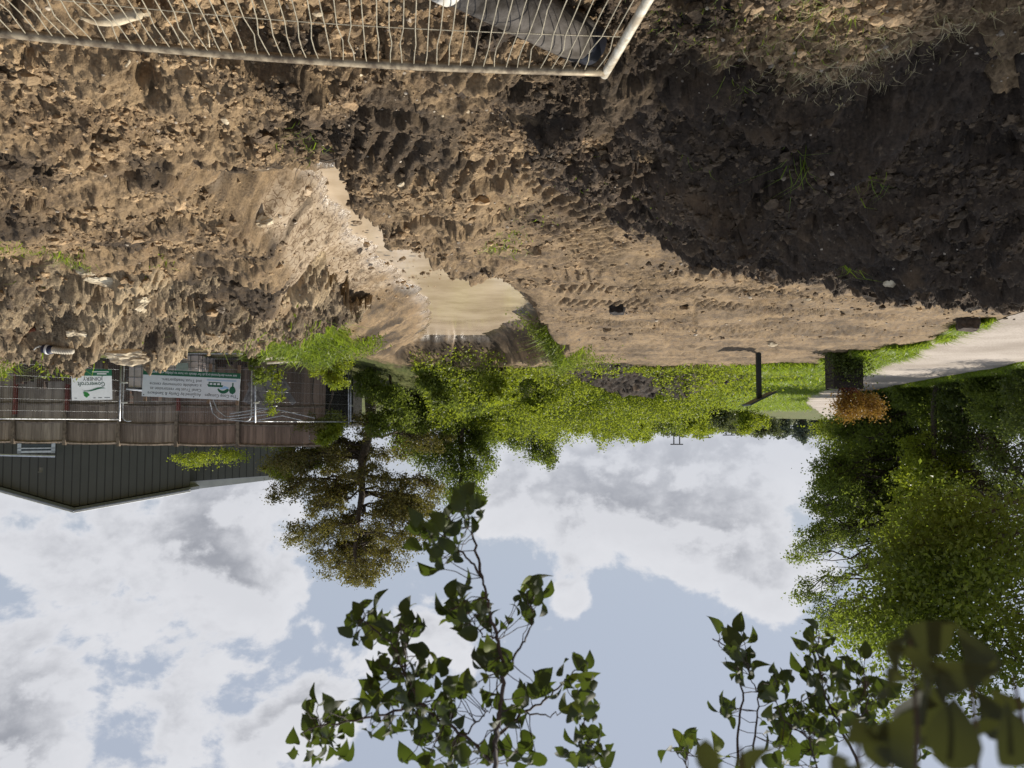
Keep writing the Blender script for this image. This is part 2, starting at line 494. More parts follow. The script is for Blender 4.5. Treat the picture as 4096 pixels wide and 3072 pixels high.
def soil_mat(name, light=(.44, .31, .175), dark=(.115, .078, .046), topsoil=(.026, .0195, .0145), moist=1.0):
    m, t, out = new_mat(name)
    tcn = t.n('ShaderNodeTexCoord'); P = tcn.outputs['Object']
    at_ = t.n('ShaderNodeVertexColor', layer_name='mask')
    sep = t.n('ShaderNodeSeparateColor'); t.put(sep.inputs[0], at_.outputs[0])
    geo = t.n('ShaderNodeNewGeometry')
    a = t.noise(P, 1.3, 6, .62, .3)
    b = t.noise(P, 9.0, 6, .65)
    c = t.noise(P, 55.0, 4, .6)
    f = t.m('ADD', t.m('MULTIPLY', a, .45), t.m('ADD', t.m('MULTIPLY', b, .4), t.m('MULTIPLY', c, .35)))
    cc = t.mix(t.step(f, .46, .72), dark, light)
    cc = t.mix(t.m('MULTIPLY', t.step(t.noise(P, 3.1, 5, .6), .5, .68), .45), cc, (.30, .195, .105))
    cc = t.mix(t.m('MULTIPLY', t.step(t.noise(P, 26.0, 3, .5), .62, .74), .5), cc, (.34, .26, .17))
    cc = t.mix(t.m('MULTIPLY', sep.outputs[2], .8), cc, t.mix(t.step(f, .5, .75), topsoil, tuple(v * 2.6 for v in topsoil)))
    crack = t.n('ShaderNodeTexVoronoi', feature='DISTANCE_TO_EDGE')
    t.put(crack.inputs['Vector'], t.vm('ADD', P, t.vm('SCALE', t.noise(P, 6, 3, .5, out=1), scale=.25)))
    crack.inputs['Scale'].default_value = 9
    pal = t.mix(t.step(crack.outputs['Distance'], .01, .07), (.20, .13, .075), t.mix(t.step(b, .35, .65), (.47, .35, .22), (.62, .50, .36)))
    cc = t.mix(t.m('MULTIPLY', sep.outputs[0], t.step(b, .25, .5)), cc, pal)
    cc = t.mix(t.m('MULTIPLY', sep.outputs[1], t.step(c, .3, .55)), cc, t.mix(b, (.075, .105, .018), (.15, .195, .04)))
    isl = t.m('MULTIPLY', geo.outputs['Random Per Island'], 1.0)
    hs = t.n('ShaderNodeHueSaturation'); t.put(hs.inputs['Color'], cc)
    t.put(hs.inputs['Value'], t.m('ADD', .66, t.m('MULTIPLY', isl, .72)))
    bs = t.n('ShaderNodeBsdfPrincipled')
    t.put(bs.inputs['Base Color'], hs.outputs[0])
    wet = at_.outputs[1]
    t.put(bs.inputs['Roughness'], t.m('MULTIPLY', t.step(b, .3, .7, .7, .98), t.m('SUBTRACT', 1.0, t.m('MULTIPLY', wet, .72))))
    t.put(bs.inputs['Specular IOR Level'], t.m('ADD', .25, t.m('MULTIPLY', wet, .5)))
    bn = t.n('ShaderNodeBump'); bn.inputs['Strength'].default_value = .85; bn.inputs['Distance'].default_value = .03
    t.put(bn.inputs['Height'], t.m('ADD', t.m('MULTIPLY', b, .5), t.m('ADD', t.m('MULTIPLY', c, .35), t.m('MULTIPLY', t.noise(P, 150, 3, .6), .15))))
    t.put(bs.inputs['Normal'], bn.outputs[0])
    t.put(out.inputs[0], bs.outputs[0])
    return m


def leaf_mat(name, c1, c2, c3=None, trans=.4, rough=.45, tcol=None):
    m, t, out = new_mat(name)
    geo = t.n('ShaderNodeNewGeometry')
    tcn = t.n('ShaderNodeTexCoord')
    r = geo.outputs['Random Per Island']
    cl = t.noise(tcn.outputs['Object'], 1.1, 4, .6)
    f = t.m('ADD', t.m('MULTIPLY', r, .45), t.m('MULTIPLY', t.step(cl, .36, .64), .55))
    cc = t.mix(f, c1, c2)
    if c3: cc = t.mix(t.step(r, .90, .94), cc, c3)
    b = t.n('ShaderNodeBsdfPrincipled')
    t.put(b.inputs['Base Color'], cc)
    b.inputs['Roughness'].default_value = rough
    b.inputs['Specular IOR Level'].default_value = .35
    tr_ = t.n('ShaderNodeBsdfTranslucent')
    t.put(tr_.inputs[0], t.mix(.65, cc, tcol or tuple(min(1, v) for v in (c2[0] * 2.4, c2[1] * 2.4, c2[2] * 1.2)), 'MIX'))
    mx = t.n('ShaderNodeMixShader'); mx.inputs[0].default_value = trans
    t.put(mx.inputs[1], b.outputs[0]); t.put(mx.inputs[2], tr_.outputs[0])
    t.put(out.inputs[0], mx.outputs[0])
    return m


SOIL = soil_mat('soil')
SOIL_DARK = soil_mat('topsoil', light=(.105, .075, .051), dark=(.031, .023, .017))  # dark topsoil, lowered further to paint in the left heap's shade
SOIL_RUB = soil_mat('rubble_soil', light=(.44, .34, .21), dark=(.085, .062, .042))
BARK = plain('bark', (.075, .058, .042), .9, var=.5, scale=14, bump=.5)
BARK_GREY = plain('grey_bark', (.12, .10, .075), .9, var=.5, scale=14, bump=.5)
TWIG = plain('twig_bark', (.055, .040, .035), .7, var=.4, scale=60)
STEEL = plain('galvanised_steel', (.50, .51, .52), .42, .75, .25, 25, c2=(.30, .30, .29))
STEEL_MUD = plain('muddy_steel', (.34, .28, .19), .55, .25, .3, 18, c2=(.12, .09, .06))

# ------------------------------------------------------------------ ground sheets
AP = np.array([0.0, -1.2])


def fan(rows, az):
    R, A = np.meshgrid(rows, az, indexing='ij')
    return AP[0] + R * np.sin(A), AP[1] + R * np.cos(A)


def grid_faces(nr, nc):
    i = np.arange(nr - 1)[:, None] * nc + np.arange(nc - 1)[None, :]
    return np.stack([i, i + 1, i + nc + 1, i + nc], -1).reshape(-1, 4)


az = np.radians(np.linspace(-50, 50, 1150))
inv = 1 / np.linspace(1 / 3.0, 1 / 30.0, 720)
rows = np.concatenate([np.linspace(1.6, 2.98, 60), inv, np.geomspace(30.6, 1500, 70)])
X, Y = fan(rows, az)
Z = H(X, Y)
V = np.stack([X, Y, Z], -1).reshape(-1, 3)
gnd = quads('ground', V, grid_faces(*X.shape), SOIL, None, True, mask_cols(X.ravel(), Y.ravel(), Z.ravel()))
tag(gnd, kind='structure')

# the same earth all round, under and behind the fine sheet
b = MB()
b.add([(-1500, -1500, -.9), (1500, -1500, -.9), (1500, 1600, -.9), (-1500, 1600, -.9)], [(0, 1, 2, 3)])
xs, ys = np.linspace(-9, 9, 70), np.linspace(-6, 1.4, 40)
GX, GY = np.meshgrid(xs, ys, indexing='ij')
under = quads('near_ground', np.stack([GX, GY, H(GX, GY) - .05], -1).reshape(-1, 3), grid_faces(70, 40)[:, ::-1], SOIL, None, True, mask_cols(GX.ravel(), GY.ravel(), GX.ravel()))
tag(under, kind='structure')
tag(b.build('lower_ground', SOIL), kind='structure')


def heap(name, fn, box, res, mat, dark, label):
    x0, x1, y0, y1 = box
    nx, ny = int((x1 - x0) / res), int((y1 - y0) / res)
    GX, GY = np.meshgrid(np.linspace(x0, x1, nx), np.linspace(y0, y1, ny), indexing='ij')
    hz, gz = fn(GX, GY), H(GX, GY)
    hz = np.maximum(hz, gz - .25)
    Fq = grid_faces(nx, ny)[:, ::-1]
    keep = (hz.ravel()[Fq] > gz.ravel()[Fq] - .12).any(1)
    Fq = Fq[keep]
    used = np.unique(Fq); mp = np.full(nx * ny, -1); mp[used] = np.arange(len(used))
    Vv = np.stack([GX, GY, hz], -1).reshape(-1, 3)[used]
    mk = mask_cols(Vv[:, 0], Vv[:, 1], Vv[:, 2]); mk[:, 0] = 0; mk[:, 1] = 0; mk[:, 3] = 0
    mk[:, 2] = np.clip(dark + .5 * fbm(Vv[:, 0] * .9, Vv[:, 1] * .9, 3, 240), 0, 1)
    o = quads(name, Vv, mp[Fq], mat, None, True, mk)
    return tag(o, label, 'soil heap')


heap('spoil_heap', HL, (-8.5, .3, 2.1, 8.6), .011, SOIL_DARK, .45, 'heap of dark lumpy topsoil with deep shade painted in beside the tracked mud field')
heap('spoil_heap', HR, (2.3, 9.5, 6.9, 12.6), .014, SOIL_RUB, .25, 'sunlit heap of rubble and earth in front of the two signboards')
heap('spoil_heap', HB, (-8.2, -.6, 19.5, 26.6), .04, SOIL_DARK, .7, 'dark brown earth bund at the far end of the mud field by the grass')

# --- water in the trench
wm, t, out = new_mat('muddy_water')
tcn = t.n('ShaderNodeTexCoord'); P = tcn.outputs['Object']
bs = t.n('ShaderNodeBsdfPrincipled')
t.put(bs.inputs['Base Color'], t.mix(t.step(t.noise(P, 1.1, 5, .6), .3, .7), (.37, .285, .19), (.54, .435, .31)))
bs.inputs['Roughness'].default_value = .045
bs.inputs['IOR'].default_value = 1.33
bs.inputs['Specular IOR Level'].default_value = .7
mp_ = t.n('ShaderNodeMapping'); t.put(mp_.inputs[0], P); mp_.inputs['Scale'].default_value = (1.0, 2.4, 1)
bn = t.n('ShaderNodeBump'); bn.inputs['Strength'].default_value = .085; bn.inputs['Distance'].default_value = .02
t.put(bn.inputs['Height'], t.m('ADD', t.noise(mp_.outputs[0], 9, 3, .5, .4), t.m('MULTIPLY', t.noise(mp_.outputs[0], 34, 2, .5), .3)))
t.put(bs.inputs['Normal'], bn.outputs[0])
t.put(out.inputs[0], bs.outputs[0])
yy = np.linspace(5.9, 21.8, 60)
xc, tw = np.interp(yy, TY, TX), np.interp(yy, TY, TW)
V = np.concatenate([np.stack([xc - tw - .5, yy, np.full_like(yy, WATER_Z)], -1), np.stack([xc + tw + .75, yy, np.full_like(yy, WATER_Z)], -1)])
i = np.arange(59)
tag(quads('water', V, np.stack([i, i + 60, i + 61, i + 1], -1), wm), kind='structure')

# --- towpath
pm_, t, out = new_mat('path_gravel')
tcn = t.n('ShaderNodeTexCoord'); P = tcn.outputs['Object']
f = t.m('ADD', t.m('MULTIPLY', t.noise(P, .35, 5, .6), .5), t.m('MULTIPLY', t.noise(P, 30, 4, .7), .5))
bs = t.n('ShaderNodeBsdfPrincipled')
t.put(bs.inputs['Base Color'], t.mix(t.step(f, .38, .62), (.24, .20, .16), (.44, .385, .33)))
bs.inputs['Roughness'].default_value = .95
bn = t.n('ShaderNodeBump'); bn.inputs['Strength'].default_value = .4; bn.inputs['Distance'].default_value = .01
t.put(bn.inputs['Height'], t.noise(P, 60, 3, .6)); t.put(bs.inputs['Normal'], bn.outputs[0])
t.put(out.inputs[0], bs.outputs[0])


def resample(P, n, jit):
    s = np.linspace(0, len(P) - 1, n)
    # monotone-ish smooth interpolation
    k = np.arange(len(P))
    Q = np.stack([np.interp(s, k, P[:, 0]), np.interp(s, k, P[:, 1])], -1)
    ker = np.array([1, 2, 3, 2, 1.]) / 9
    for d in (0, 1):
        q = np.pad(Q[:, d], 2, mode='edge'); q[:2] = 2 * Q[0, d] - Q[2:0:-1, d]; q[-2:] = 2 * Q[-1, d] - Q[-2:-4:-1, d]
        Q[:, d] = np.convolve(q, ker, 'valid')
    Q[:, 0] += jit * fbm(Q[:, 1] * .8, Q[:, 0] * .8, 3, 300)
    return Q


A_, B_ = resample(NE, 140, .16), resample(FE, 140, .2)
cols_ = 14
S = np.linspace(0, 1, cols_)[None, :, None]
G = A_[:, None] * (1 - S) + B_[:, None] * S
Zp = .012 + .018 * np.sin(np.linspace(0, 1, cols_) * math.pi)[None, :] + np.zeros((140, 1))
Zp[:, 0] = -.02; Zp[:, -1] = -.02
Zp = Zp + np.linspace(0, .25, 140)[:, None] ** 2 * .4
tag(quads('path', np.concatenate([G, Zp[..., None]], -1).reshape(-1, 3), grid_faces(140, cols_)[:, ::-1], pm_, None, True), kind='structure')


def surf(x, y):
    """top of soil: ground or heap"""
    return np.maximum(np.maximum(H(x, y), HB(x, y)), np.maximum(HL(x, y), HR(x, y)))


# ------------------------------------------------------------------ loose soil clods and pebbles
def ico(sub):
    import bmesh
    bm = bmesh.new(); bmesh.ops.create_icosphere(bm, subdivisions=sub, radius=1.0)
    bm.verts.ensure_lookup_table()
    V = np.array([v.co[:] for v in bm.verts]); Fc = np.array([[v.index for v in f.verts] for f in bm.faces]); bm.free()
    return V, Fc


def rand_rot(n):
    q = rng.normal(size=(n, 4)); q /= np.linalg.norm(q, axis=1)[:, None]
    a, b, c, d = q.T
    return np.stack([np.stack([a*a+b*b-c*c-d*d, 2*(b*c-a*d), 2*(b*d+a*c)], -1), np.stack([2*(b*c+a*d), a*a-b*b+c*c-d*d, 2*(c*d-a*b)], -1), np.stack([2*(b*d-a*c), 2*(c*d+a*b), a*a-b*b-c*c+d*d], -1)], -2)


IV, IF = ico(2)


def clod_shapes(n, spiky=.55):
    out = []
    for k in range(n):
        d = rng.normal(size=(9, 3)); d /= np.linalg.norm(d, axis=1)[:, None]
        cut = U(.35, .9, 9)
        r = np.ones(len(IV))
        for dd, c in zip(d, cut):                      # flat broken faces
            p = IV @ dd
            r = np.minimum(r, np.where(p > .05, c / np.maximum(p, .05), 9))
        r = r * (1 + spiky * U(-.35, .35, len(IV)))
        out.append(IV * r[:, None])
    return np.array(out)


def scatter_lumps(name, P, size, mat, squash=.75, attr=None, shapes=None):
    n = len(P)
    sh = clod_shapes(14) if shapes is None else shapes
    V = sh[rng.integers(0, len(sh), n)] * size[:, None, None]
    V = np.einsum('nij,nkj->nki', rand_rot(n), V)
    V[..., 2] *= squash
    V += P[:, None]
    Fc = (IF[None] + (np.arange(n) * len(IV))[:, None, None]).reshape(-1, 3)
    at2 = None if attr is None else np.repeat(attr, len(IV), axis=0)
    return quads(name, V.reshape(-1, 3), Fc, mat, None, False, at2)


n = 90000
D = 1 / U(1 / 15.0, 1 / 2.5, n); a = np.radians(U(-40, 40, n))
x, y = D * np.tan(a), D
t_, _s = trench(x, y)
dens_ = (1 - .62 * field_mask(x, y)) * (1 - ss(t_, .75, .95)) * np.where(HL(x, y) > H(x, y), 1.0, .85) * ss(fbm(x * 1.2, y * 1.2, 3, 400), -.6, .5) * (1 - path_mask(x, y))
dens_ = np.maximum(dens_, .8 * (HR(x, y) > H(x, y)))
keep = U(0, 1, n) < dens_ * (1 - .8 * ss(t_, .05, .2))
x, y = x[keep], y[keep]
size = np.clip(np.exp(rng.normal(-4.45, .60, len(x))), .006, .075) * np.clip(np.sqrt(x * x + y * y) / 5, .8, 1.5)
z = surf(x, y) + size * .05
mk = mask_cols(x, y, z); mk[:, 2] = np.clip(mk[:, 2] + np.where(HL(x, y) > H(x, y), 1., 0), 0, 1); mk[:, 1] = 0  # clods on the left heap painted darker to deepen its shade
mk[:, 0] *= .6; mk[:, 3] = 0
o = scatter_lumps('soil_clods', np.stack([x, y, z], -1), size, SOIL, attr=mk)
tag(o, 'broken clods and crumbs of brown soil strewn over the dug ground', 'soil', kind='stuff')

n = 2600
D = 1 / U(1 / 16.0, 1 / 2.6, n); a = np.radians(U(-38, 38, n)); x, y = D * np.tan(a), D
keep = (path_mask(x, y) < .3) & (U(0, 1, n) < .25 + .6 * ss(fbm(x, y, 2, 410), -.2, .5))
x, y = x[keep], y[keep]
size = np.clip(np.exp(rng.normal(-4.6, .4, len(x))), .006, .03) * np.clip(y / 6, .7, 2.0)
PEB = plain('pebble_stone', (.42, .36, .28), .85, var=.4, scale=5, c2=(.20, .16, .12))
o = scatter_lumps('pebbles', np.stack([x, y, surf(x, y) + size * .35], -1), size, PEB, shapes=clod_shapes(8, .06))
tag(o, 'small pale pebbles scattered in the brown mud', 'pebbles', kind='stuff')

# ------------------------------------------------------------------ leaves, trees, plants
def small_leaves(name, P, size, mat, parent=None, up=.35, aspect=.55, droop=None):
    """many small leaves, each a folded diamond of two faces"""
    n = len(P)
    d = rng.normal(size=(n, 3)); d[:, 2] -= .25 if droop is None else droop
    d /= np.linalg.norm(d, axis=1)[:, None]
    q = rng.normal(size=(n, 3)) * .8; q[:, 2] += up * 2
    b = np.cross(d, q); b /= np.linalg.norm(b, axis=1)[:, None] + 1e-9
    nn = np.cross(b, d)
    s = np.broadcast_to(np.asarray(size, float), (n,))[:, None] * U(.65, 1.3, (n, 1))
    base, tip = P - d * s * .5, P + d * s * .5 - nn * s * .08
    l, r = P - d * s * .06 + b * s * aspect * .5 + nn * s * .10, P - d * s * .06 - b * s * aspect * .5 + nn * s * .10
    V = np.stack([base, r, tip, l], 1).reshape(-1, 3)
    Q = np.arange(n * 4).reshape(-1, 4)
    T = np.concatenate([Q[:, [0, 1, 2]], Q[:, [0, 2, 3]]], 1).reshape(-1, 3)
    return quads(name, V, T, mat, parent)


def big_leaf_shapes(n=10):
    """pointed leaves with a folded midrib and a curling tip; length 1 along +y"""
    out = []
    ts = np.array([0, .10, .26, .45, .64, .80, .92, 1.0])
    wd = np.array([.03, .20, .33, .36, .29, .17, .06, .0])
    for k in range(n):
        curl, twist, fold = U(.3, 2.3), U(-1.3, 1.3), U(.2, .8)
        P = []; y = z = x = 0.0
        for i, t_ in enumerate(ts):
            if i:
                ds = ts[i] - ts[i - 1]; an = curl * t_ ** 1.6
                y += ds * math.cos(an); z -= ds * math.sin(an); x += ds * twist * .5 * t_
            for sgn in (-1, 0, 1):
                wv = wd[i] * (1 + U(-.08, .08))
                P.append((x + sgn * wv * math.cos(fold), y, z + abs(sgn) * wv * math.sin(fold) + sgn * twist * t_ * .08))
        out.append(P)
    Fq = []
    for i in range(len(ts) - 1):
        for j in (0, 1):
            a = i * 3 + j; Fq.append((a, a + 1, a + 4, a + 3))
    return np.array(out), np.array(Fq)


BLV, BLF = big_leaf_shapes()


def big_leaves(name, P, d, size, mat, parent=None):
    n = len(P)
    d = d / (np.linalg.norm(d, axis=1)[:, None] + 1e-9)
    q = rng.normal(size=(n, 3)) + np.array([0, 0, .8])
    b = np.cross(d, q); b /= np.linalg.norm(b, axis=1)[:, None] + 1e-9
    nn = np.cross(b, d)
    R = np.stack([b, d, nn], -1)
    V = BLV[rng.integers(0, len(BLV), n)] * np.broadcast_to(size, (n,))[:, None, None]
    V = np.einsum('nij,nkj->nki', R, V) + P[:, None]
    Q = (BLF[None] + (np.arange(n) * V.shape[1])[:, None, None]).reshape(-1, 4)
    return quads(name, V.reshape(-1, 3), Q, mat, parent, True)


LEAF_MID = leaf_mat('leaf_mid_green', (.070, .092, .016), (.15, .185, .032), trans=.48, tcol=(.36, .46, .06))
LEAF_DARK = leaf_mat('leaf_dark_green', (.040, .054, .015), (.10, .125, .026), trans=.42, tcol=(.26, .34, .05))
LEAF_LIME = leaf_mat('leaf_lime', (.13, .175, .02), (.24, .28, .035), trans=.45)
LEAF_OLIVE = leaf_mat('leaf_olive', (.085, .080, .026), (.165, .150, .045), (.15, .10, .04), trans=.3)
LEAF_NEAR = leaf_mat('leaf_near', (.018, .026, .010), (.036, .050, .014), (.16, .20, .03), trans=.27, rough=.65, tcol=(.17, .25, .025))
LEAF_HEDGE = leaf_mat('leaf_hedgerow', (.055, .075, .015), (.14, .175, .028), trans=.48, tcol=(.38, .50, .05))
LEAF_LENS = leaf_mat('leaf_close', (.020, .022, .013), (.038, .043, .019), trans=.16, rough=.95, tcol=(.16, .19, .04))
LEAF_RED = leaf_mat('leaf_copper', (.22, .115, .02), (.33, .21, .035), (.20, .06, .02), trans=.3, tcol=(.5, .3, .05))
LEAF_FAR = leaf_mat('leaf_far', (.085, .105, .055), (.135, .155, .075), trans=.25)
LEAF_HAZE = leaf_mat('leaf_haze_blue', (.085, .11, .095), (.12, .145, .12), trans=.2)  # bluish haze of distance painted into the leaf colour
GRASS = leaf_mat('grass_blade', (.10, .155, .018), (.20, .27, .035), (.30, .27, .10), trans=.45)


def bend(a, b, k=5, sag=0.0, wob=.06):
    a, b = np.asarray(a, float), np.asarray(b, float)
    t_ = np.linspace(0, 1, k)[:, None]
    P = a * (1 - t_) + b * t_
    L = np.linalg.norm(b - a)
    P[1:-1] += rng.normal(size=(k - 2, 3)) * L * wob
    P[:, 2] += (sag * L * 4 * t_ * (1 - t_))[:, 0]
    return P


def tree(name, label, cat, base, top, blobs, nleaf, leaf, mat, bark, r=.12, clumps=9, spread=.16, group=None, twigs=True, limb_r=.35, trunk=True, open_=.0):
    """trunk with limbs to every crown lobe, twigs to the leaf clumps in it, leaves round the clumps"""
    base, top = np.asarray(base, float), np.asarray(top, float)
    o = thing(name, label, cat, base, 0, group)
    tk = MB()
    tp = bend(base - np.array([0, 0, .15]), top, 8, 0, .02)
    tk.tube(tp, np.linspace(r, r * .18, 8), 8)
    w_ = np.array([b_[1][0] * b_[1][1] * b_[1][2] for b_ in blobs]) ** .7; w_ /= w_.sum()
    pts, sz = [], []
    for (c, rad), wi in zip(blobs, w_):
        c, rad = np.asarray(c, float), np.asarray(rad, float)
        hgt = np.clip((c[2] - rad[2] * .7 - base[2]) / max(.1, top[2] - base[2]), .12, .92)
        p0 = base + (top - base) * hgt
        li = bend(p0, c, 6, -.05)
        rr = r * limb_r * (1 - .5 * hgt)
        tk.tube(li, np.linspace(rr, rr * .3, 6), 5)
        nb = max(3, int(nleaf * wi / clumps))
        dirs = rng.normal(size=(clumps, 3)); dirs /= np.linalg.norm(dirs, axis=1)[:, None]
        rd = U(.35 if not open_ else .6, 1.05, (clumps, 1)) ** .7
        cc = c + dirs * rd * rad
        cc[:, 2] = np.maximum(cc[:, 2], base[2] + .1)
        for q in cc:
            if twigs:
                st = li[rng.integers(2, 6)]
                tw_ = bend(st, q, 5, -.04, .07)
                tk.tube(tw_, np.linspace(rr * .35, rr * .08, 5), 3, False)
            m_ = int(nb * U(.5, 1.5))
            g_ = rng.normal(size=(m_, 3)) * rad.mean() * spread * U(.7, 1.5) * np.array([1.15, 1.15, .8])
            pts.append(q + g_)
            if twigs and open_:
                pts.append(tw_[rng.integers(1, 5, m_ // 2)] + rng.normal(size=(m_ // 2, 3)) * rad.mean() * .08)
    P = np.concatenate(pts) - base
    for k in range(len(tk.V)): tk.V[k] = tk.V[k] - base
    if trunk: tk.build('trunk', bark, o, True)
    small_leaves('crown', P, leaf, mat, o)
    return o


def blob(x, y, D, rx, ry, rd=None):
    """crown lobe seen at a pixel, radii in pixels"""
    k = D / F
    return (at(x, y, D), (rx * k, (rd if rd else (rx + ry) / 2) * k, ry * k))


def ground_at(x, y):
    return np.array([x, y, float(surf(np.array([x]), np.array([y]))[0])])


def gpix(x, D, dz=0.0):
    """point on the ground seen in column x at distance D"""
    X_ = (2048 - x) / F * D
    p = ground_at(X_, D); p[2] += dz
    return p


# --- the sparse tall tree right of centre
D0 = 26.0
bl = []
for k in range(40):
    hy = U(1690, 2330) if k % 2 else U(1760, 2150)
    wd = 260 * (1 - ((hy - 1950) / 420) ** 2 * .75) if hy > 1950 else 300
    bl.append(blob(1440 + U(-1, 1) * wd + (0 if hy < 2200 else -10), hy, D0 + U(-1.8, 1.8), 85, 45, 85))
bl += [blob(1440, 2300, D0, 70, 60), blob(1240, 2120, D0, 90, 50), blob(1160, 1960, D0, 80, 50), blob(1690, 2000, D0, 80, 60), blob(1590, 2160, D0, 70, 50)]
tree('tall_tree', 'tall brownish tree with dark trunk and thin open boughs right of the trench end', 'tree', gpix(1475, D0), at(1440, 2340, D0), bl, 46000, .085, LEAF_OLIVE, BARK, .21, 14, .19, limb_r=.30, open_=1)
D0 = 29.0
tree('leafy_tree', 'mid green broadleaf tree standing close behind the tall brownish tree', 'tree', gpix(1840, D0), at(1850, 2010, D0),
     [blob(1850, 1940, D0, 95, 70), blob(1780, 1850, D0, 110, 80), blob(1900, 1850, D0, 70, 90), blob(1700, 1790, D0, 120, 70), blob(1830, 1740, D0, 120, 60), blob(1930, 1760, D0, 60, 70)], 16000, .10, LEAF_MID, BARK, .16, 16, .22)
D0 = 33.0
tree('conifer', 'narrow dark green conifer rising from the hedge bank', 'tree', gpix(2205, D0), at(2200, 1860, D0),
     [blob(2200, 1600 + 36 * k, D0, 44 - 4.2 * k, 34) for k in range(8)] + [blob(2235, 1640, D0, 40, 60)], 9000, .10, LEAF_DARK, BARK, .12, 10, .34)
tree('leafy_tree', 'light green feathery tree beside the narrow dark conifer', 'tree', gpix(2130, 32), at(2130, 1840, 32),
     [blob(2140, 1800, 32, 40, 50), blob(2080, 1750, 32, 70, 50), blob(2160, 1720, 32, 50, 70), blob(2020, 1720, 32, 60, 50), blob(2190, 1830, 32, 25, 40)], 8000, .10, LEAF_MID, BARK, .10, 12, .3)

# --- shrubs along the bank behind the trench, right to left as the phone saw them
SHR = [(1760, 1560, 22.5, 70, 60, LEAF_MID, 'low bramble mound on the bank straight behind the trench'), (1900, 1600, 24.0, 80, 60, LEAF_MID, 'leafy nettle clump left of the bramble mound on the bank'), (2010, 1560, 22.5, 60, 50, LEAF_LIME, 'bright weed clump at the top of the trench end wall'),
       (2270, 1600, 27.0, 80, 60, LEAF_MID, 'rounded green bush in front of the narrow dark conifer'), (2400, 1610, 29.0, 70, 50, LEAF_LIME, 'yellowish low bush nearest the dark earth bund'), (2160, 1600, 25.0, 60, 55, LEAF_LIME, 'pale green weedy bush on the middle of the bank'),
       (1330, 1730, 24.5, 60, 60, LEAF_LIME, 'bright green rounded shrub against the end of the timber fence'),
       (1560, 1640, 25.0, 90, 95, LEAF_MID, 'ivy-green shrub at the foot of the tall brownish tree'),
       (1690, 1650, 27.5, 110, 90, LEAF_MID, 'broad mid green shrub under the leafy tree'),
       (1640, 1760, 31.0, 90, 60, LEAF_OLIVE, 'olive brown shrub between the tall brownish tree and the leafy tree'),
       (1960, 1660, 30.0, 90, 80, LEAF_LIME, 'yellow-green shrub on the bank below the leafy tree'),
       (2090, 1640, 29.0, 80, 80, LEAF_MID, 'dense green shrub just before the light feathery tree'),
       (2330, 1650, 31.0, 90, 75, LEAF_LIME, 'lime green shrub on the bank beyond the narrow dark conifer'),
       (2430, 1690, 36.0, 70, 50, LEAF_MID, 'small green shrub on the skyline of the hedge bank'),
       (2530, 1680, 37.0, 80, 50, LEAF_LIME, 'yellowish shrub above the dark earth bund'),
       (2640, 1680, 41.0, 70, 45, LEAF_MID, 'green shrub at the far end of the dark earth bund'),
       (2760, 1690, 46.0, 80, 45, LEAF_LIME, 'yellow-green bush behind the lectern sign'),
       (2870, 1690, 50.0, 75, 40, LEAF_FAR, 'grey-green bush far behind the lectern sign'),
       (2990, 1690, 56.0, 85, 36, LEAF_LIME, 'low yellow-green bush at the far edge of the meadow')]
for (x_, y_, D_, rx, ry, mt, lb) in SHR:
    bs_ = gpix(x_, D_)
    bl = [blob(x_ + U(-.7, .7) * rx, y_ + U(-.9, .8) * ry, D_ + U(-.8, .8), rx * U(.35, .6), ry * U(.35, .6)) for _ in range(8)]
    bl.append(blob(x_, y_ - ry * .6, D_, rx * .8, ry * .6))
    tree('shrub', lb, 'shrub', bs_, at(x_, y_ + ry * .6, D_), bl, 6500, .05 + D_ * .0019, mt, BARK, .05, 8, .28, 'shrubs on the bank')

# --- distant trees on the skyline
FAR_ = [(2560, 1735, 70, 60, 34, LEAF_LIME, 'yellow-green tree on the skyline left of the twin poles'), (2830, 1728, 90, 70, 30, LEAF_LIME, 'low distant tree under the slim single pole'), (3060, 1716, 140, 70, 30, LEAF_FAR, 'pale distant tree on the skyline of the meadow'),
        (3130, 1730, 180, 38, 30, LEAF_HAZE, 'haze-tinted round tree on the far horizon'), (3205, 1738, 190, 34, 36, LEAF_HAZE, 'taller haze-tinted tree on the far horizon'), (3265, 1722, 220, 42, 26, LEAF_HAZE, 'haze-tinted tree at the vanishing end of the towpath'),
        (2960, 1720, 120, 70, 28, LEAF_FAR, 'grey-green distant tree behind the low yellow-green bush'), (2690, 1722, 84, 60, 30, LEAF_FAR, 'distant grey-green tree right beside the twin poles'), (3350, 1722, 230, 50, 22, LEAF_HAZE, 'haze-tinted tree line fragment behind the planter shrub')]
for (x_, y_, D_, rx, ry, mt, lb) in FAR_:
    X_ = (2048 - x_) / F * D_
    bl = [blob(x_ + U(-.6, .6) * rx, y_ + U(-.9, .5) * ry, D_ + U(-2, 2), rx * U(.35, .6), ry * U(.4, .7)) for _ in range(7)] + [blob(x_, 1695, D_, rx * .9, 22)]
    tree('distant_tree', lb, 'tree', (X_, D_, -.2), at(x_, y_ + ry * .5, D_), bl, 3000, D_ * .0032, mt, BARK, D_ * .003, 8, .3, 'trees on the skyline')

# --- trees along the left of the towpath
def dfar(x_): return float(np.interp(x_, [3380, 3560, 3800, 4096, 4200], [38, 35, 28, 21.5, 20]))


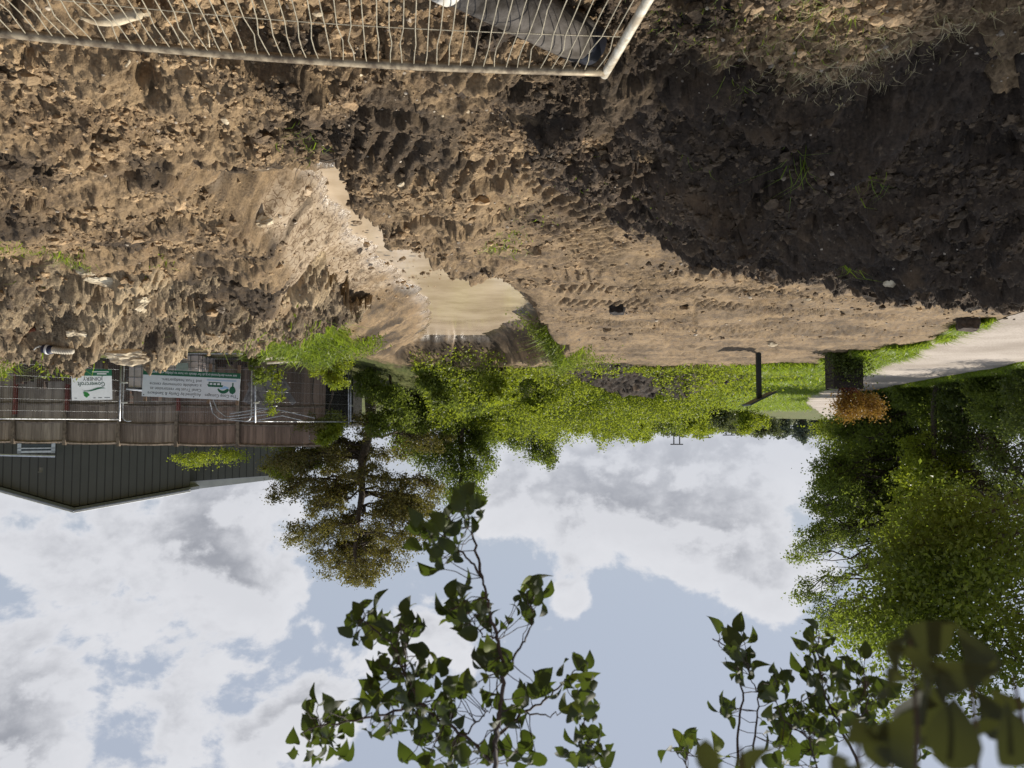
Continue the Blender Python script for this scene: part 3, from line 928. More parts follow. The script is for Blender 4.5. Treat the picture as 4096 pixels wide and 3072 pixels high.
D0 = 35.0
bl = []
for k in range(34):
    hy = U(1700, 2090)
    edge = np.interp(hy, [1680, 1760, 1900, 2080, 2180], [3350, 3290, 3225, 3175, 3190])
    bl.append(blob(U(edge + 50, 3560), hy, D0 + U(-2, 3), U(50, 90), U(45, 80), 80))
for k in range(18):
    hy = U(2080, 2560)
    bl.append(blob(U(3215, 3680), hy, D0 + U(-2, 2), 70, 55, 70))
tree('towpath_tree', 'big tree with open twiggy top leaning over the bend of the towpath', 'tree', (-18.6, 35.5, -.05), at(3560, 2560, D0), bl, 42000, .125, LEAF_MID, BARK, .30, 13, .22, limb_r=.4)
tree('towpath_tree', 'lit green tree behind the copper shrub on the far side of the towpath', 'tree', (-21.8, 45, 0), at(3400, 1960, 45),
     [blob(3390 + U(-70, 80), U(1650, 1940), 44 + U(-1.5, 1.5), U(40, 75), U(40, 70), 70) for _ in range(16)], 16000, .17, LEAF_LIME, BARK, .2, 13, .22)
bl = []
for k in range(52):
    x_ = U(3520, 4200)
    bl.append(blob(x_, U(1640, 2250), dfar(x_) + U(1.5, 4.5), U(80, 140), U(60, 110), 100))
tree('towpath_tree', 'tall dense dark tree on the far side of the towpath', 'tree', (-17.6, 29.5, -.05), at(3800, 2200, 31), bl, 84000, .11, LEAF_DARK, BARK, .30, 15, .22)
bl = [blob(U(3620, 3830), U(1780, 2180), 29 + U(-.8, .6), U(50, 80), U(45, 70), 60) for _ in range(18)]
tree('towpath_tree', 'yellow-green willowy tree in front of the tall dense dark tree', 'tree', (-16.2, 29, -.05), at(3720, 2100, 29), bl, 20000, .125, LEAF_LIME, BARK, .14, 12, .25)
for (x_, y_, rx, ry, mt, lb) in [(3560, 1640, 110, 100, LEAF_DARK, 'dark shrub beside the towpath just past the copper planter shrub'), (3700, 1635, 110, 110, LEAF_MID, 'mid green shrub at the foot of the tall dense tree'),
                                   (3850, 1620, 110, 120, LEAF_DARK, 'shadowy shrub between two greener ones at the towpath edge'), (3990, 1610, 120, 130, LEAF_MID, 'green shrub overhanging the near end of the towpath'), (4150, 1600, 120, 150, LEAF_DARK, 'dark shrub half out of the picture by the towpath'),
                                   (3450, 1640, 80, 70, LEAF_MID, 'mid green shrub seen past the orange shrub')]:
    D_ = dfar(x_) + .8
    X_ = (2048 - x_) / F * D_
    bl = [blob(x_ + U(-.7, .7) * rx, y_ + U(-.95, .8) * ry, D_ + U(-.6, 1.5), rx * U(.4, .65), ry * U(.35, .6)) for _ in range(10)] + [blob(x_, y_ - ry * .75, D_, rx * .9, ry * .35)]
    tree('shrub', lb, 'shrub', (X_, D_, -.03), at(x_, y_ + ry * .6, D_), bl, 9000, .06 + D_ * .0022, mt, BARK, .05, 9, .26, 'shrubs along the towpath')

# --- tree whose shade lies over the left heap: canopy above the frame, leafy limbs reaching in from the left
bl = []
for k in range(80):
    x_ = U(2820, 4420)
    y0_ = np.interp(x_, [2350, 2500, 2800, 3080, 3150, 3500, 3700, 3850, 3960, 4400], [580, 560, 540, 500, 440, 370, 340, 260, 160, -80])
    y1_ = np.interp(x_, [2300, 2480, 2650, 2850, 3000, 3200, 3400, 3650, 4100, 4400], [520, 650, 750, 820, 900, 970, 1000, 1030, 1070, 1100])
    p = onz(x_, U(y0_, y1_), .2)
    c = p + SUN * ((U(5.5, 6.5) - .2) / SUN[2])
    bl.append((c, (.34, .34, .26)))
for k in range(9):
    bl.append((at(U(3540, 4090), U(2050, 2750), 7.2 + U(-.7, 1.3)), (.55, .55, .42)))
tree('hedgerow_tree', 'broadleaf tree with sunlit translucent leaves whose limbs enter above the shaded heap', 'tree', (-7.4, 7.0, 0), (-6.6, 7.9, 6.6), bl, 90000, .056, LEAF_HEDGE, BARK_GREY, .17, 10, .30, limb_r=.20)

# --- near tree: its twigs hang into the top of the picture
nt = thing('overhanging_tree', 'dark leafy twigs hanging close to the lens from a tree out of frame', 'tree', (-3.4, .6, 0))
off = np.array([-3.4, .6, 0])
tk = MB(); tk.tube(bend((-3.4, .6, -.2), (-3.1, .9, 4.2), 8, 0, .02) - off, np.linspace(.16, .08, 8), 8); tk.build('trunk', BARK, nt, True)
lm = MB()
limb = np.array([(-3.15, .85, 3.0), (-2.2, 1.1, 3.2), (-1.2, 1.4, 3.15), (-.3, 1.65, 3.05), (.5, 1.8, 2.95), (1.0, 1.9, 2.9)])
lm.tube(limb - off, np.linspace(.055, .016, 6), 6)
lm.tube(np.array([(-2.2, 1.1, 3.2), (-1.7, 1.3, 2.95), (-1.25, 1.55, 2.75)]) - off, [.03, .02, .012], 5)
lm.build('limb', BARK, nt, True)


def spray(lines, clusters, D0, leafpx, seed_mat=LEAF_NEAR, mult=1.5):
    """a hanging twig: polylines in the photograph's pixels at distance D0, plus leaf clusters (x, y, rx, ry, n)"""
    tw_ = MB(); LP, LD, LS = [], [], []
    segs = []
    for ln in lines:
        dz = U(-.12, .12)
        P = np.array([at(px, py, D0 + dz * min(1, j / 2)) for j, (px, py) in enumerate(ln[1:])])
        k = len(P); s = np.linspace(0, k - 1, k * 5)
        Q = np.stack([np.interp(s, np.arange(k), P[:, d]) for d in range(3)], -1)
        Q[1:-1] += rng.normal(size=(len(Q) - 2, 3)) * .0018
        tw_.tube(Q - off, np.linspace(ln[0], ln[0] * .4, len(Q)), 6)
        segs.append(Q)
    allp = np.concatenate(segs)
    for (cx, cy, rx, ry, n_) in clusters:
        for _ in range(int(n_ * mult)):
            rr_ = U(0, 1) ** .6; an = U(0, 2 * math.pi)
            dd = D0 + rng.normal() * .10
            p = at(cx + rx * rr_ * math.cos(an), cy + ry * rr_ * math.sin(an), dd)
            c = at(cx, cy, D0)
            near = allp[np.argmin(((allp - p) ** 2).sum(1))]
            if np.linalg.norm(near - p) < .11 and U() < .8:
                tw_.tube(bend(near, p, 4, 0, .05) - off, [.0013, .0011, .001, .0009], 3, False)
            d = (p - near) * 2.2 + rng.normal(size=3) * .05 + np.array([0, 0, -.09])
            LP.append(p); LD.append(d); LS.append(leafpx / F * dd * U(.45, 1.4))
    b_ = tw_.build('twig', TWIG, nt, True)
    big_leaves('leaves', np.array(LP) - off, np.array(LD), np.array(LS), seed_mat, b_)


spray([(.0062, (1978, 3300), (1980, 3060), (1988, 2920), (2006, 2790), (2010, 2660), (1990, 2560), (1965, 2470), (1945, 2380), (1930, 2310)),
       (.0034, (1930, 2310), (1905, 2200), (1882, 2110), (1865, 2050), (1800, 1985)),
       (.0030, (1932, 2315), (1872, 2235), (1800, 2160), (1730, 2110)),
       (.0022, (1990, 2560), (1930, 2540), (1880, 2490), (1850, 2430)),
       (.0030, (2005, 2730), (2070, 2610), (2115, 2530), (2122, 2430)),
       (.0035, (1990, 2940), (2085, 2855), (2175, 2805), (2255, 2730), (2300, 2680)), (.0022, (2100, 2850), (2190, 2862), (2262, 2850)),
       (.0042, (1965, 3050), (1880, 2960), (1770, 2890), (1680, 2810), (1620, 2700), (1570, 2580), (1450, 2480)),
       (.0030, (1690, 2815), (1560, 2850), (1420, 2880), (1290, 2900), (1210, 2930)), (.0024, (1620, 2700), (1620, 2580), (1600, 2490)),
       (.0022, (1860, 2950), (1900, 2890), (1950, 2850), (1985, 2830)), (.0018, (2350, 3100), (2345, 2950), (2330, 2800))],
      [(1790, 2190, 120, 110, 26), (1860, 2040, 75, 90, 18), (1720, 2120, 70, 60, 10), (1870, 2450, 85, 95, 30), (1985, 2510, 70, 30, 5), (2120, 2410, 75, 90, 18), (1985, 2660, 60, 75, 16), (1870, 2790, 95, 75, 18),
       (1480, 2520, 90, 90, 20), (1600, 2560, 80, 110, 24), (1620, 2720, 150, 110, 42), (1560, 2880, 130, 90, 26), (1720, 2880, 130, 90, 30), (1310, 2890, 120, 90, 22), (1270, 2990, 110, 60, 16), (1750, 3010, 170, 60, 28),
       (2060, 2880, 70, 70, 9), (2140, 2760, 90, 40, 9), (2310, 2740, 70, 80, 14), (2340, 2890, 70, 90, 14), (2350, 3020, 110, 60, 18), (2060, 3010, 90, 60, 12), (1900, 3040, 90, 40, 8)], 1.68, 74, mult=1.4)
spray([(.0034, (2945, 3200), (2949, 2960), (2974, 2783), (2942, 2642), (2907, 2585), (2850, 2555)), (.0030, (3010, 3200), (3023, 2924), (3034, 2783), (3000, 2700)),
       (.0026, (3300, 3180), (3230, 2950), (3130, 2880), (3090, 2740)), (.0036, (3500, 3200), (3380, 2950), (3290, 2760), (3270, 2600), (3275, 2530)), (.0024, (3400, 2960), (3480, 2790), (3450, 2690)), (.0024, (2760, 3200), (2740, 3000)), (.002, (3290, 2760), (3170, 2830))],
      [(2930, 2570, 80, 60, 9), (2980, 2680, 55, 70, 12), (3100, 2760, 80, 70, 12), (2915, 2860, 50, 60, 6), (2740, 2990, 75, 50, 10), (3270, 2600, 60, 100, 12), (3270, 2720, 80, 60, 12), (3420, 2690, 90, 60, 12),
       (3180, 2880, 130, 70, 24), (3350, 2880, 150, 90, 30), (3200, 3010, 170, 60, 22), (3480, 2800, 90, 80, 14), (3600, 3000, 150, 70, 18), (2900, 3040, 60, 30, 3)], 1.9, 72)
# a few big leaves almost touching the lens
tw_ = MB()
for (a_, b_) in [((3660, 3260), (3640, 2560)), ((3900, 3260), (3880, 2680)), ((3400, 3260), (3430, 2920)), ((2950, 3250), (2960, 2990)), ((4120, 3200), (4050, 2700))]:
    tw_.tube(np.array([at(*a_, .40), at((a_[0] + b_[0]) / 2 + 20, (a_[1] + b_[1]) / 2, .41), at(*b_, .43)]) - off, [.0014, .0012, .0008], 6)
hi = np.array([at(3660, 3260, .40), (-.36, .55, 1.98), (-.7, .75, 2.5), (-1.6, 1.1, 3.1)])
tw_.tube(hi - off, [.003, .004, .006, .010], 6)
tb = tw_.build('twig', TWIG, nt, True)
P_, D_, S_ = [], [], []
for (x_, y_, dx, dy, L) in [(2850, 3110, 0, -1, 170), (2980, 3120, .35, -1, 200), (3560, 2790, -.5, -1, 230), (3650, 2620, .5, -.7, 220), (3760, 2700, .6, -.4, 250), (3520, 2960, -1, -.2, 220), (3700, 2900, -.3, -1, 300), (3880, 2760, .3, -1, 290),
                            (3900, 2950, .8, -.5, 270), (3620, 3080, -.5, -.8, 280), (3420, 3080, -.3, -1, 190), (4020, 2850, .6, -1, 260), (3800, 3080, .2, -1, 300), (4000, 3060, .5, -.8, 260), (3330, 3120, .2, -1, 170),
                            (3600, 2700, -.2, -1, 200), (3700, 2780, .1, -1, 240), (3800, 2850, -.4, -1, 230), (3640, 2960, .3, -1, 260), (3950, 2680, -.2, -1, 170), (3500, 3060, .4, -1, 200), (3760, 2990, -.6, -.8, 240), (4060, 2960, -.3, -1, 240)]:
    dd = U(.36, .50)
    a_ = at(x_, y_, dd); e_ = at(x_ + dx * 100, y_ + dy * 100, dd + U(-.02, .02))
    P_.append(a_); D_.append(e_ - a_); S_.append(L / F * dd)
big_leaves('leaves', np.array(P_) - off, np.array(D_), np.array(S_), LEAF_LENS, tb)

# ------------------------------------------------------------------ ground cover and grass (nobody could count these)
n = 150000
y = 20.7 + 13.2 * U(0, 1, n) ** .9; x = U(-9, 8.5, n)
ok = (ss(x, -9, -5) * ss(y, 20.6, 21.6) > U(0, 1, n)) & (HB(x, y) < H(x, y) + .1) & (x * 1.0 < 8.2)
ok &= ~((x > 2.8) & (y > 20.4))
x, y = x[ok], y[ok]
hh = .16 + (.90 * ss(fbm(x * .5, y * .5, 3, 500), -.35, .6) + .5 * ss(fbm(x * 1.5, y * 1.5, 2, 505), 0, .6)) * ss(y, 21.0, 23.0)
z = H(x, y) + hh * U(.15, 1, len(x)) ** .7
small_leaves('ground_cover', np.stack([x, y, z], -1), .088, leaf_mat('leaf_nettle', (.075, .105, .016), (.21, .25, .038), (.27, .27, .08), trans=.48), None, .5, .7)
tag(bpy.data.objects['ground_cover'], 'thick green nettles and ivy covering the bank behind the trench', 'ground cover', kind='stuff')

n = 9000
x = rng.normal(3.1, .95, n); y = rng.normal(13.4, 1.25, n)
t_, _s = trench(x, y)
ok = (t_ < .35) & (fbm(x * 1.1, y * 1.1, 2, 511) > -.35)
x2 = np.concatenate([x[ok], rng.normal(-.95, .35, 2600), rng.normal(-1.5, .5, 1200)]); y2 = np.concatenate([y[ok], rng.normal(16.4, .5, 2600), rng.normal(18.6, .4, 1200)])
z2 = H(x2, y2) + .03 + U(0, .36, len(x2)) ** 1.2
small_leaves('leafy_weeds', np.stack([x2, y2, z2], -1), .062, LEAF_MID, None, .4, .5)
tag(bpy.data.objects['leafy_weeds'], 'bright lime green leafy weeds on the rims of the trench', 'weeds', kind='stuff')


def blades(name, x, y, h, mat, label, cat, wid=.012, zf=None):
    n_ = len(x)
    z = (surf(x, y) if zf is None else zf) - .02
    a_ = U(0, 2 * math.pi, n_); b0 = np.stack([np.cos(a_), np.sin(a_), 0 * a_], -1) * wid / 2 * U(.6, 1.4, (n_, 1))
    ln = rng.normal(size=(n_, 3)) * np.array([.45, .45, 0]); ln[:, 2] = 1
    p0 = np.stack([x, y, z], -1); hh_ = (h * U(.5, 1.35, n_))[:, None]
    p1 = p0 + ln * hh_ * .55; p2 = p0 + (ln * np.array([1.9, 1.9, 1]) - np.array([0, 0, .12])) * hh_
    V = np.stack([p0 - b0, p0 + b0, p1 + b0 * .8, p1 - b0 * .8, p2], 1).reshape(-1, 3)
    k = np.arange(n_)[:, None] * 5
    T = np.concatenate([k + np.array([[0, 1, 2]]), k + np.array([[0, 2, 3]]), k + np.array([[3, 2, 4]])], 1).reshape(-1, 3)
    o = quads(name, V, T, mat)
    return tag(o, label, cat, kind='stuff')


n = 90000
y = 1 / U(1 / 60, 1 / 11.5, n); xe = np.interp(y, NE[:, 1], NE[:, 0])
x = xe + .15 + np.abs(rng.normal(0, 1, n)) * np.clip(1.0 + (y - 12) * .10, .9, 8)
ok = (fbm(x * .5, y * .5, 2, 520) > -.25) & (HB(x, y) < H(x, y) + .05) & (x < np.where(y < 21, -3.4, 1)) & ~((y < 20.5) & (x > xe + np.clip((y - 13) * .25, .08, 2.0) + .8 * fbm(x * .5, y * .5, 2, 210)))
x, y = x[ok], y[ok]
blades('meadow_grass', x, y, .10 + .004 * y + .08 * ss(fbm(x * .6, y * .6, 2, 523), 0, .5), GRASS, 'fresh green grass on the verge between the mud and the towpath', 'grass', .012 + .0009 * 20)
n = 30000
y = 1 / U(1 / 60, 1 / 13.0, n); xf = np.interp(y, FE[:, 1], FE[:, 0])
x = xf + .2 - np.abs(rng.normal(0, 1.2, n))
blades('verge_grass', x, y, .10 + .003 * y, GRASS, 'shaded grass along the far side of the towpath', 'grass', .028, np.full(n, .0))
n = 26000
y = 1 / U(1 / 75, 1 / 26.0, n); xe = np.interp(y, NE[:, 1], NE[:, 0])
x = xe + .2 + U(0, 1, n) * (3.0 + .28 * y)
ok = HB(x, y) < H(x, y) + .05
blades('meadow_grass', x[ok], y[ok], .12 + .004 * y[ok], GRASS, 'sunlit bright green meadow beyond the lectern sign', 'grass', .05)
# tufts: dry grass near the feet, weeds on the mud, grass caps on the mounds
tx, ty, th = [], [], []
for (px, py, s_, n_, h_) in [(2800, 60, .12, 160, .05), (2980, 90, .10, 120, .05), (3080, 40, .16, 240, .06), (3250, 100, .12, 160, .05), (3400, 70, .12, 140, .05), (2720, 170, .05, 40, .05), (2930, 340, .03, 14, .10),
                             (1180, 620, .08, 60, .08), (2040, 960, .09, 80, .06), (2120, 890, .15, 60, .04), (2000, 1010, .10, 90, .09), (2520, 840, .2, 60, .03), (2330, 690, .1, 30, .03), (2640, 720, .12, 60, .03),
                             (40, 1015, .22, 170, .08), (170, 1030, .12, 60, .08), (300, 1040, .06, 60, .14), (640, 1085, .08, 60, .06), (3180, 520, .04, 22, .22), (3390, 770, .03, 14, .18), (3480, 600, .05, 20, .14), (2780, 560, .05, 24, .10)]:
    c = onz(px, py, 0.05); tx.append(rng.normal(c[0], s_, n_)); ty.append(rng.normal(c[1], s_ * 1.4, n_)); th.append(np.full(n_, h_))
m_ = 5200
tx.append(rng.normal(3.2, .75, m_)); ty.append(rng.normal(13.2, 1.0, m_)); th.append(U(.10, .38, m_))
m_ = 2600
tx.append(rng.normal(2.75, .22, m_)); ty.append(rng.normal(12.6, .5, m_)); th.append(np.full(m_, .30))
m_ = 900
tx.append(rng.normal(-.75, .3, m_)); ty.append(rng.normal(16.2, .6, m_)); th.append(np.full(m_, .3))
m_ = 1500
tx.append(rng.normal(6.9, .5, m_)); ty.append(rng.normal(9.6, .35, m_)); th.append(np.full(m_, .2))
tx, ty, th = np.concatenate(tx), np.concatenate(ty), np.concatenate(th)
ok = trench(tx, ty)[0] < .3
blades('grass_tufts', tx[ok], ty[ok], th[ok], GRASS, 'thin tufts of grass sprouting from the bare soil', 'grass', np.clip(ty[ok][:, None] * .0014, .004, .02))
m_ = 5000
x, y = rng.normal(6.9, .45, m_), rng.normal(9.9, .35, m_)
small_leaves('leafy_weeds', np.stack([x, y, surf(x, y) + U(0, .2, m_)], -1), .05, LEAF_LIME, None, .4, .6)
tag(bpy.data.objects['leafy_weeds.001'], 'green weeds on the right end of the rubble heap', 'weeds', kind='stuff')
n = 1500
x, y = U(-1.6, -.75, n) - .9 * U(0, 1, n), 2.95 + U(0, .75, n)
STRAW = leaf_mat('dry_straw', (.34, .27, .15), (.50, .42, .26), trans=.2)
blades('dry_grass', x, y, np.full(n, .06), STRAW, 'pale dry grass stalks in the sun at the foot of the shaded heap', 'grass', .005)
# ------------------------------------------------------------------ fallen mesh fence panel in the foreground
pz = .10
c0 = onz(2424, 288, pz); c1 = onz(2560, 0, pz); r0 = onz(0, 122, pz)
fp = thing('fallen_fence_panel', 'muddy steel mesh fence panel lying flat on the dug soil', 'fence panel', c0)
ux = (r0 - c0); ux /= np.linalg.norm(ux)
uy = (c1 - c0); uy = uy - ux * (uy @ ux); uy /= np.linalg.norm(uy)


def fpt(a, b_, dz=0.0):
    sag = -.035 * math.sin(min(1, max(0, a / 3.4)) * math.pi)
    return ux * a + uy * (b_ + sag) + np.array([0, 0, dz + .02 * math.sin(a * 1.3)])


PW, PH = 3.45, 2.0
b = MB(); b.tube([fpt(a, 0) for a in np.linspace(.0, PW, 24)], .0195, 12); b.build('rail', STEEL_MUD, fp, True)
b = MB(); b.tube([fpt(a, PH) for a in np.linspace(.0, PW, 24)], .0195, 12); b.build('rail', STEEL_MUD, fp, True)
CREAM = plain('weathered_zinc', (.70, .66, .55), .45, .3, .2, 16, c2=(.48, .40, .28))
for a in (0.0, PW):
    b = MB(); b.tube([fpt(a, v) for v in np.linspace(-.03, PH + .03, 12)], .020, 14); b.build('post', CREAM, fp, True)
b = MB()
for k in range(1, 68):
    a = k * PW / 68
    j, kk = rng.normal() * .006, rng.normal() * .012
    P_ = [fpt(a + j * 0, .0), fpt(a + rng.normal() * .002 + kk * .5, .10), fpt(a + kk, .19), fpt(a + rng.normal() * .002, .31)] + [fpt(a + rng.normal() * .003, v) for v in np.linspace(.5, PH, 6)]
    b.tube(P_, .0024, 5, False)
for v in (.31, .62, .95, 1.28, 1.62, 1.86):
    b.tube([fpt(a, v, -.004) for a in np.linspace(0, PW, 30)], .0022, 5, False)
b.build('wire_mesh', plain('fence_wire', (.46, .41, .30), .45, .45, .25, 30), fp, True)

# --- grey pipe under the panel
p0, p1 = np.array([-.30, 3.36, -.035]), np.array([.26, 2.82, -.02])
gp = thing('drain_pipe', 'short grey plastic pipe with a collar lying under the fallen fence panel', 'pipe', p0)
ax = p1 - p0; Lp = np.linalg.norm(ax); ax /= Lp
GREYP = plain('grey_plastic', (.10, .09, .08), .8, var=.35, scale=9, c2=(.045, .038, .030), bump=.3, spec=.2)


def hollow(b_, a, c, r, th, k=32):
    a, c = np.asarray(a, float), np.asarray(c, float)
    T = (c - a) / np.linalg.norm(c - a)
    A = np.cross(T, [0, 0, 1.0]); A /= np.linalg.norm(A); B = np.cross(T, A)
    an = np.arange(k) * 2 * math.pi / k
    ring = lambda p, q: p + q * (A[None] * np.cos(an)[:, None] + B[None] * np.sin(an)[:, None])
    V = np.concatenate([ring(a, r), ring(c, r), ring(c, r - th), ring(a, r - th)])
    Fs = [(s * k + j, s * k + (j + 1) % k, ((s + 1) % 4) * k + (j + 1) % k, ((s + 1) % 4) * k + j) for s in range(4) for j in range(k)]
    b_.add(V, Fs)


b = MB(); hollow(b, (0, 0, 0), ax * Lp, .10, .006); b.build('barrel', GREYP, gp, True)
b = MB(); hollow(b, ax * (Lp - .05), ax * (Lp + .012), .112, .013); b.build('collar', plain('pale_collar', (.55, .53, .48), .5, var=.3), gp, True)
b = MB(); hollow(b, -ax * .09, ax * .06, .088, .006); b.tube([ax * -.02, ax * -.015], .082, 24); b.build('dark_mouth', plain('mouth_dark', (.015, .016, .022), .35), gp, True)  # black ring and disc paint the dark inside of the open pipe end

# --- curved pale shard under the mesh, and stones
SH = plain('pale_stone', (.56, .48, .34), .85, var=.3, scale=9, bump=.3, c2=(.33, .26, .17))
SH2 = plain('cream_stone', (.60, .52, .37), .9, var=.3, scale=6, bump=.5, c2=(.36, .28, .18))
c = onz(430, 60, .0)
b = MB()
arc = [np.array([.12 * math.cos(q), .08 * math.sin(q), .012 * math.sin(q * 2)]) for q in np.linspace(3.3, 6.0, 12)]
b.tube(arc, np.interp(np.linspace(0, 1, 12), [0, .5, 1], [.006, .026, .022]), 8)
o = b.build('pottery_shard', SH, None, True); o.location = tuple(c); o.rotation_euler = (.3, 0, math.pi)
tag(o, 'curved cream-coloured shard on the soil beneath the fence mesh', 'shard')

ST = [(500, 5, 30, 'small squarish pale stone by the curved shard'), (1265, 185, 42, 'pale stone against the fallen fence rail'), (2020, 300, 60, 'broad pale stone just beyond the fence rail'), (1690, 330, 34, 'greyish stone a little beyond the fallen rail'),
      (1440, 320, 22, 'small white stone between clods near the rail'), (1865, 465, 26, 'cream pebble-like stone on the scraped patch'), (1770, 500, 14, 'tiny cream stone on the scraped patch'), (130, 255, 36, 'flat brownish stone near the right foreground corner'),
      (1260, 430, 34, 'pale angular stone on the rough ground before the trench'), (1605, 705, 40, 'sharp triangular pale stone at the near end of the trench'), (180, 405, 26, 'shell-like pale stone in the crumbly soil'), (900, 470, 40, 'long pale stone in the rough clods'),
      (2380, 800, 44, 'pale upright stone at the edge of the tracked field'), (1055, 385, 28, 'pale stone among coarse clods'), (580, 210, 36, 'pinkish stone close to the fence rail'), (3560, 840, 50, 'brown stone catching light in the shaded heap'), (2330, 980, 30, 'small light stone on the field'),
      (2560, 1150, 26, 'white stone on the flat field'), (3090, 1375, 34, 'white stone in front of the lectern sign'), (3230, 1190, 24, 'pale stone in the middle of the tracked field')]
sv_ = clod_shapes(20, .10)
for k, (x_, y_, s_, lb) in enumerate(ST):
    p = onz(x_, y_, .02); p[2] = float(surf(p[:1], p[1:2])[0])
    s = s_ / F * p[1] * .62
    o = quads('stone', sv_[k] * s * np.array([1.25, .85, .6]), IF, SH if k % 2 else SH2)
    o.location = (p[0], p[1], p[2] + s * .25); o.rotation_euler = (0, 0, U(0, 6))
    tag(o, lb, 'stone', 'pale stones on the soil')

# --- pale slabs in the rubble heap
IV3, IF3 = ico(4)


def rough_stone():
    d = rng.normal(size=(12, 3)); d /= np.linalg.norm(d, axis=1)[:, None]
    r = np.ones(len(IV3)) * 1.1
    for dd, c_ in zip(d, U(.45, .9, 12)):
        pr = IV3 @ dd
        r = np.minimum(r, np.where(pr > .05, c_ / np.maximum(pr, .05), 9))
    k0 = U(0, 50)
    n_ = fbm(IV3[:, 0] * 2.2 + k0, IV3[:, 1] * 2.2 + IV3[:, 2] * 1.7, 5, 600, .6)
    return IV3 * (r * (1 + .20 * n_))[:, None]


for k, (px, py, sx, sy, sz, rx_, rz_, lb) in enumerate([(430, 1130, .42, .20, .12, .5, -.5, 'long cream sandstone slab bedded in the rubble heap'), (345, 1085, .24, .15, .12, .4, .3, 'cream stone block above the long sandstone slab'), (575, 1215, .20, .20, .09, .9, -1.0, 'upright pointed cream stone at the end of the slab'),
                                                    (300, 1330, .34, .2, .14, .4, .5, 'pale weathered block high on the rubble heap'), (520, 1420, .26, .12, .1, .3, -.3, 'pale lump of stone on the crest of the rubble heap'), (130, 1320, .13, .09, .07, .2, .4, 'small rusty red brick piece in the rubble heap'),
                                                    (880, 1240, .22, .14, .1, .3, .8, 'grey-brown stone on the left shoulder of the rubble heap'), (1040, 890, .3, .2, .12, .3, .6, 'pale clay block on the bank of the trench')]):
    # walk down the sight line to the heap's surface
    r_ = ray(px, py); tt = np.linspace(4, 14, 1500); Q = EYE + r_[None] * (tt / r_[1])[:, None]
    i_ = np.argmax(surf(Q[:, 0], Q[:, 1]) > Q[:, 2]); p = Q[i_]
    d8 = rough_stone()
    mt = [SH2, SH, SH2, SH, SH, plain('brick_red', (.34, .12, .06), .9, var=.3, bump=.4), PEB, SH2][k]
    o = quads('stone_slab', d8 * np.array([sx, sy, sz]) * .48, IF3, mt)
    o.location = tuple(p); o.rotation_euler = (rx_, 0, rz_)
    tag(o, lb, 'stone', 'blocks in the rubble')

# --- sticks
for (A, B, r_, lb, mt) in [((1120, 720), (1345, 675), .008, 'bare stick lying across the head of the trench', BARK_GREY), ((2210, 545), (2140, 590), .009, 'short bent stick on the scraped patch', BARK_GREY), ((440, 1265), (445, 1395), .012, 'crooked pale stick standing out of the rubble heap', SH),
                           ((500, 292), (540, 277), .006, 'tiny straw-coloured stick near the rail', SH), ((830, 225), (850, 280), .004, 'thin straw leaning by the fence rail', SH), ((2800, 1010), (2950, 880), .006, 'dark twig at the edge of the shaded heap', BARK)]:
    a_, b2 = onz(*A, .03), onz(*B, .03)
    a_[2] = float(surf(a_[:1], a_[1:2])[0]) + .02; b2[2] = float(surf(b2[:1], b2[1:2])[0]) + .025
    m_ = MB(); m_.tube(bend(a_, b2, 7, .06, .04), np.linspace(r_, r_ * .5, 7), 6)
    for q in range(3):
        s_ = a_ + (b2 - a_) * U(.3, .8); m_.tube(bend(s_, s_ + rng.normal(size=3) * np.linalg.norm(b2 - a_) * .14 + np.array([0, 0, .03]), 4), [r_ * .4, r_ * .3, r_ * .25, r_ * .2], 4)
    tag(m_.build('stick', mt, None, True), lb, 'stick')

# --- two dark blocks on the ground
for (px, py, wp, hp, lb, mt, nm) in [(2470, 1248, 62, 46, 'small dark square block on the flat mud field', plain('dark_clay', (.035, .028, .024), .8, var=.4, bump=.6, scale=12), 'clay_block'), (3872, 1310, 78, 50, 'dark brown broken lump of tarmac at the edge of the towpath', plain('tarmac_lump', (.085, .062, .048), .9, var=.4, bump=.8, scale=16), 'tarmac_lump')]:
    p = onz(px, py - hp / 2, 0); s = p[1] / F; w_, h_ = wp * s, hp * s
    n_ = 5; g_ = np.linspace(-.5, .5, n_)
    import bmesh
    bm = bmesh.new(); bmesh.ops.create_cube(bm, size=1.0); bmesh.ops.subdivide_edges(bm, edges=bm.edges[:], cuts=4, use_grid_fill=True)
    for v in bm.verts:
        c_ = v.co.copy(); q = 1 - .10 * (abs(c_.x) > .45) * (abs(c_.z) > .45) - .1 * (abs(c_.y) > .45) * (abs(c_.x) > .45)
        v.co = Vector((c_.x * w_ * q * U(.93, 1.07), c_.y * w_ * .8 * q * U(.93, 1.07), (c_.z + .45) * h_ * U(.94, 1.06)))
    me = bpy.data.meshes.new(nm); bm.to_mesh(me); bm.free(); me.materials.append(mt)
    o = bpy.data.objects.new(nm, me); col.objects.link(o); o.location = tuple(ground_at(p[0], p[1])); o.rotation_euler = (.1, .05, .25)
    tag(o, lb, 'block' if 'block' in nm else 'rubble')

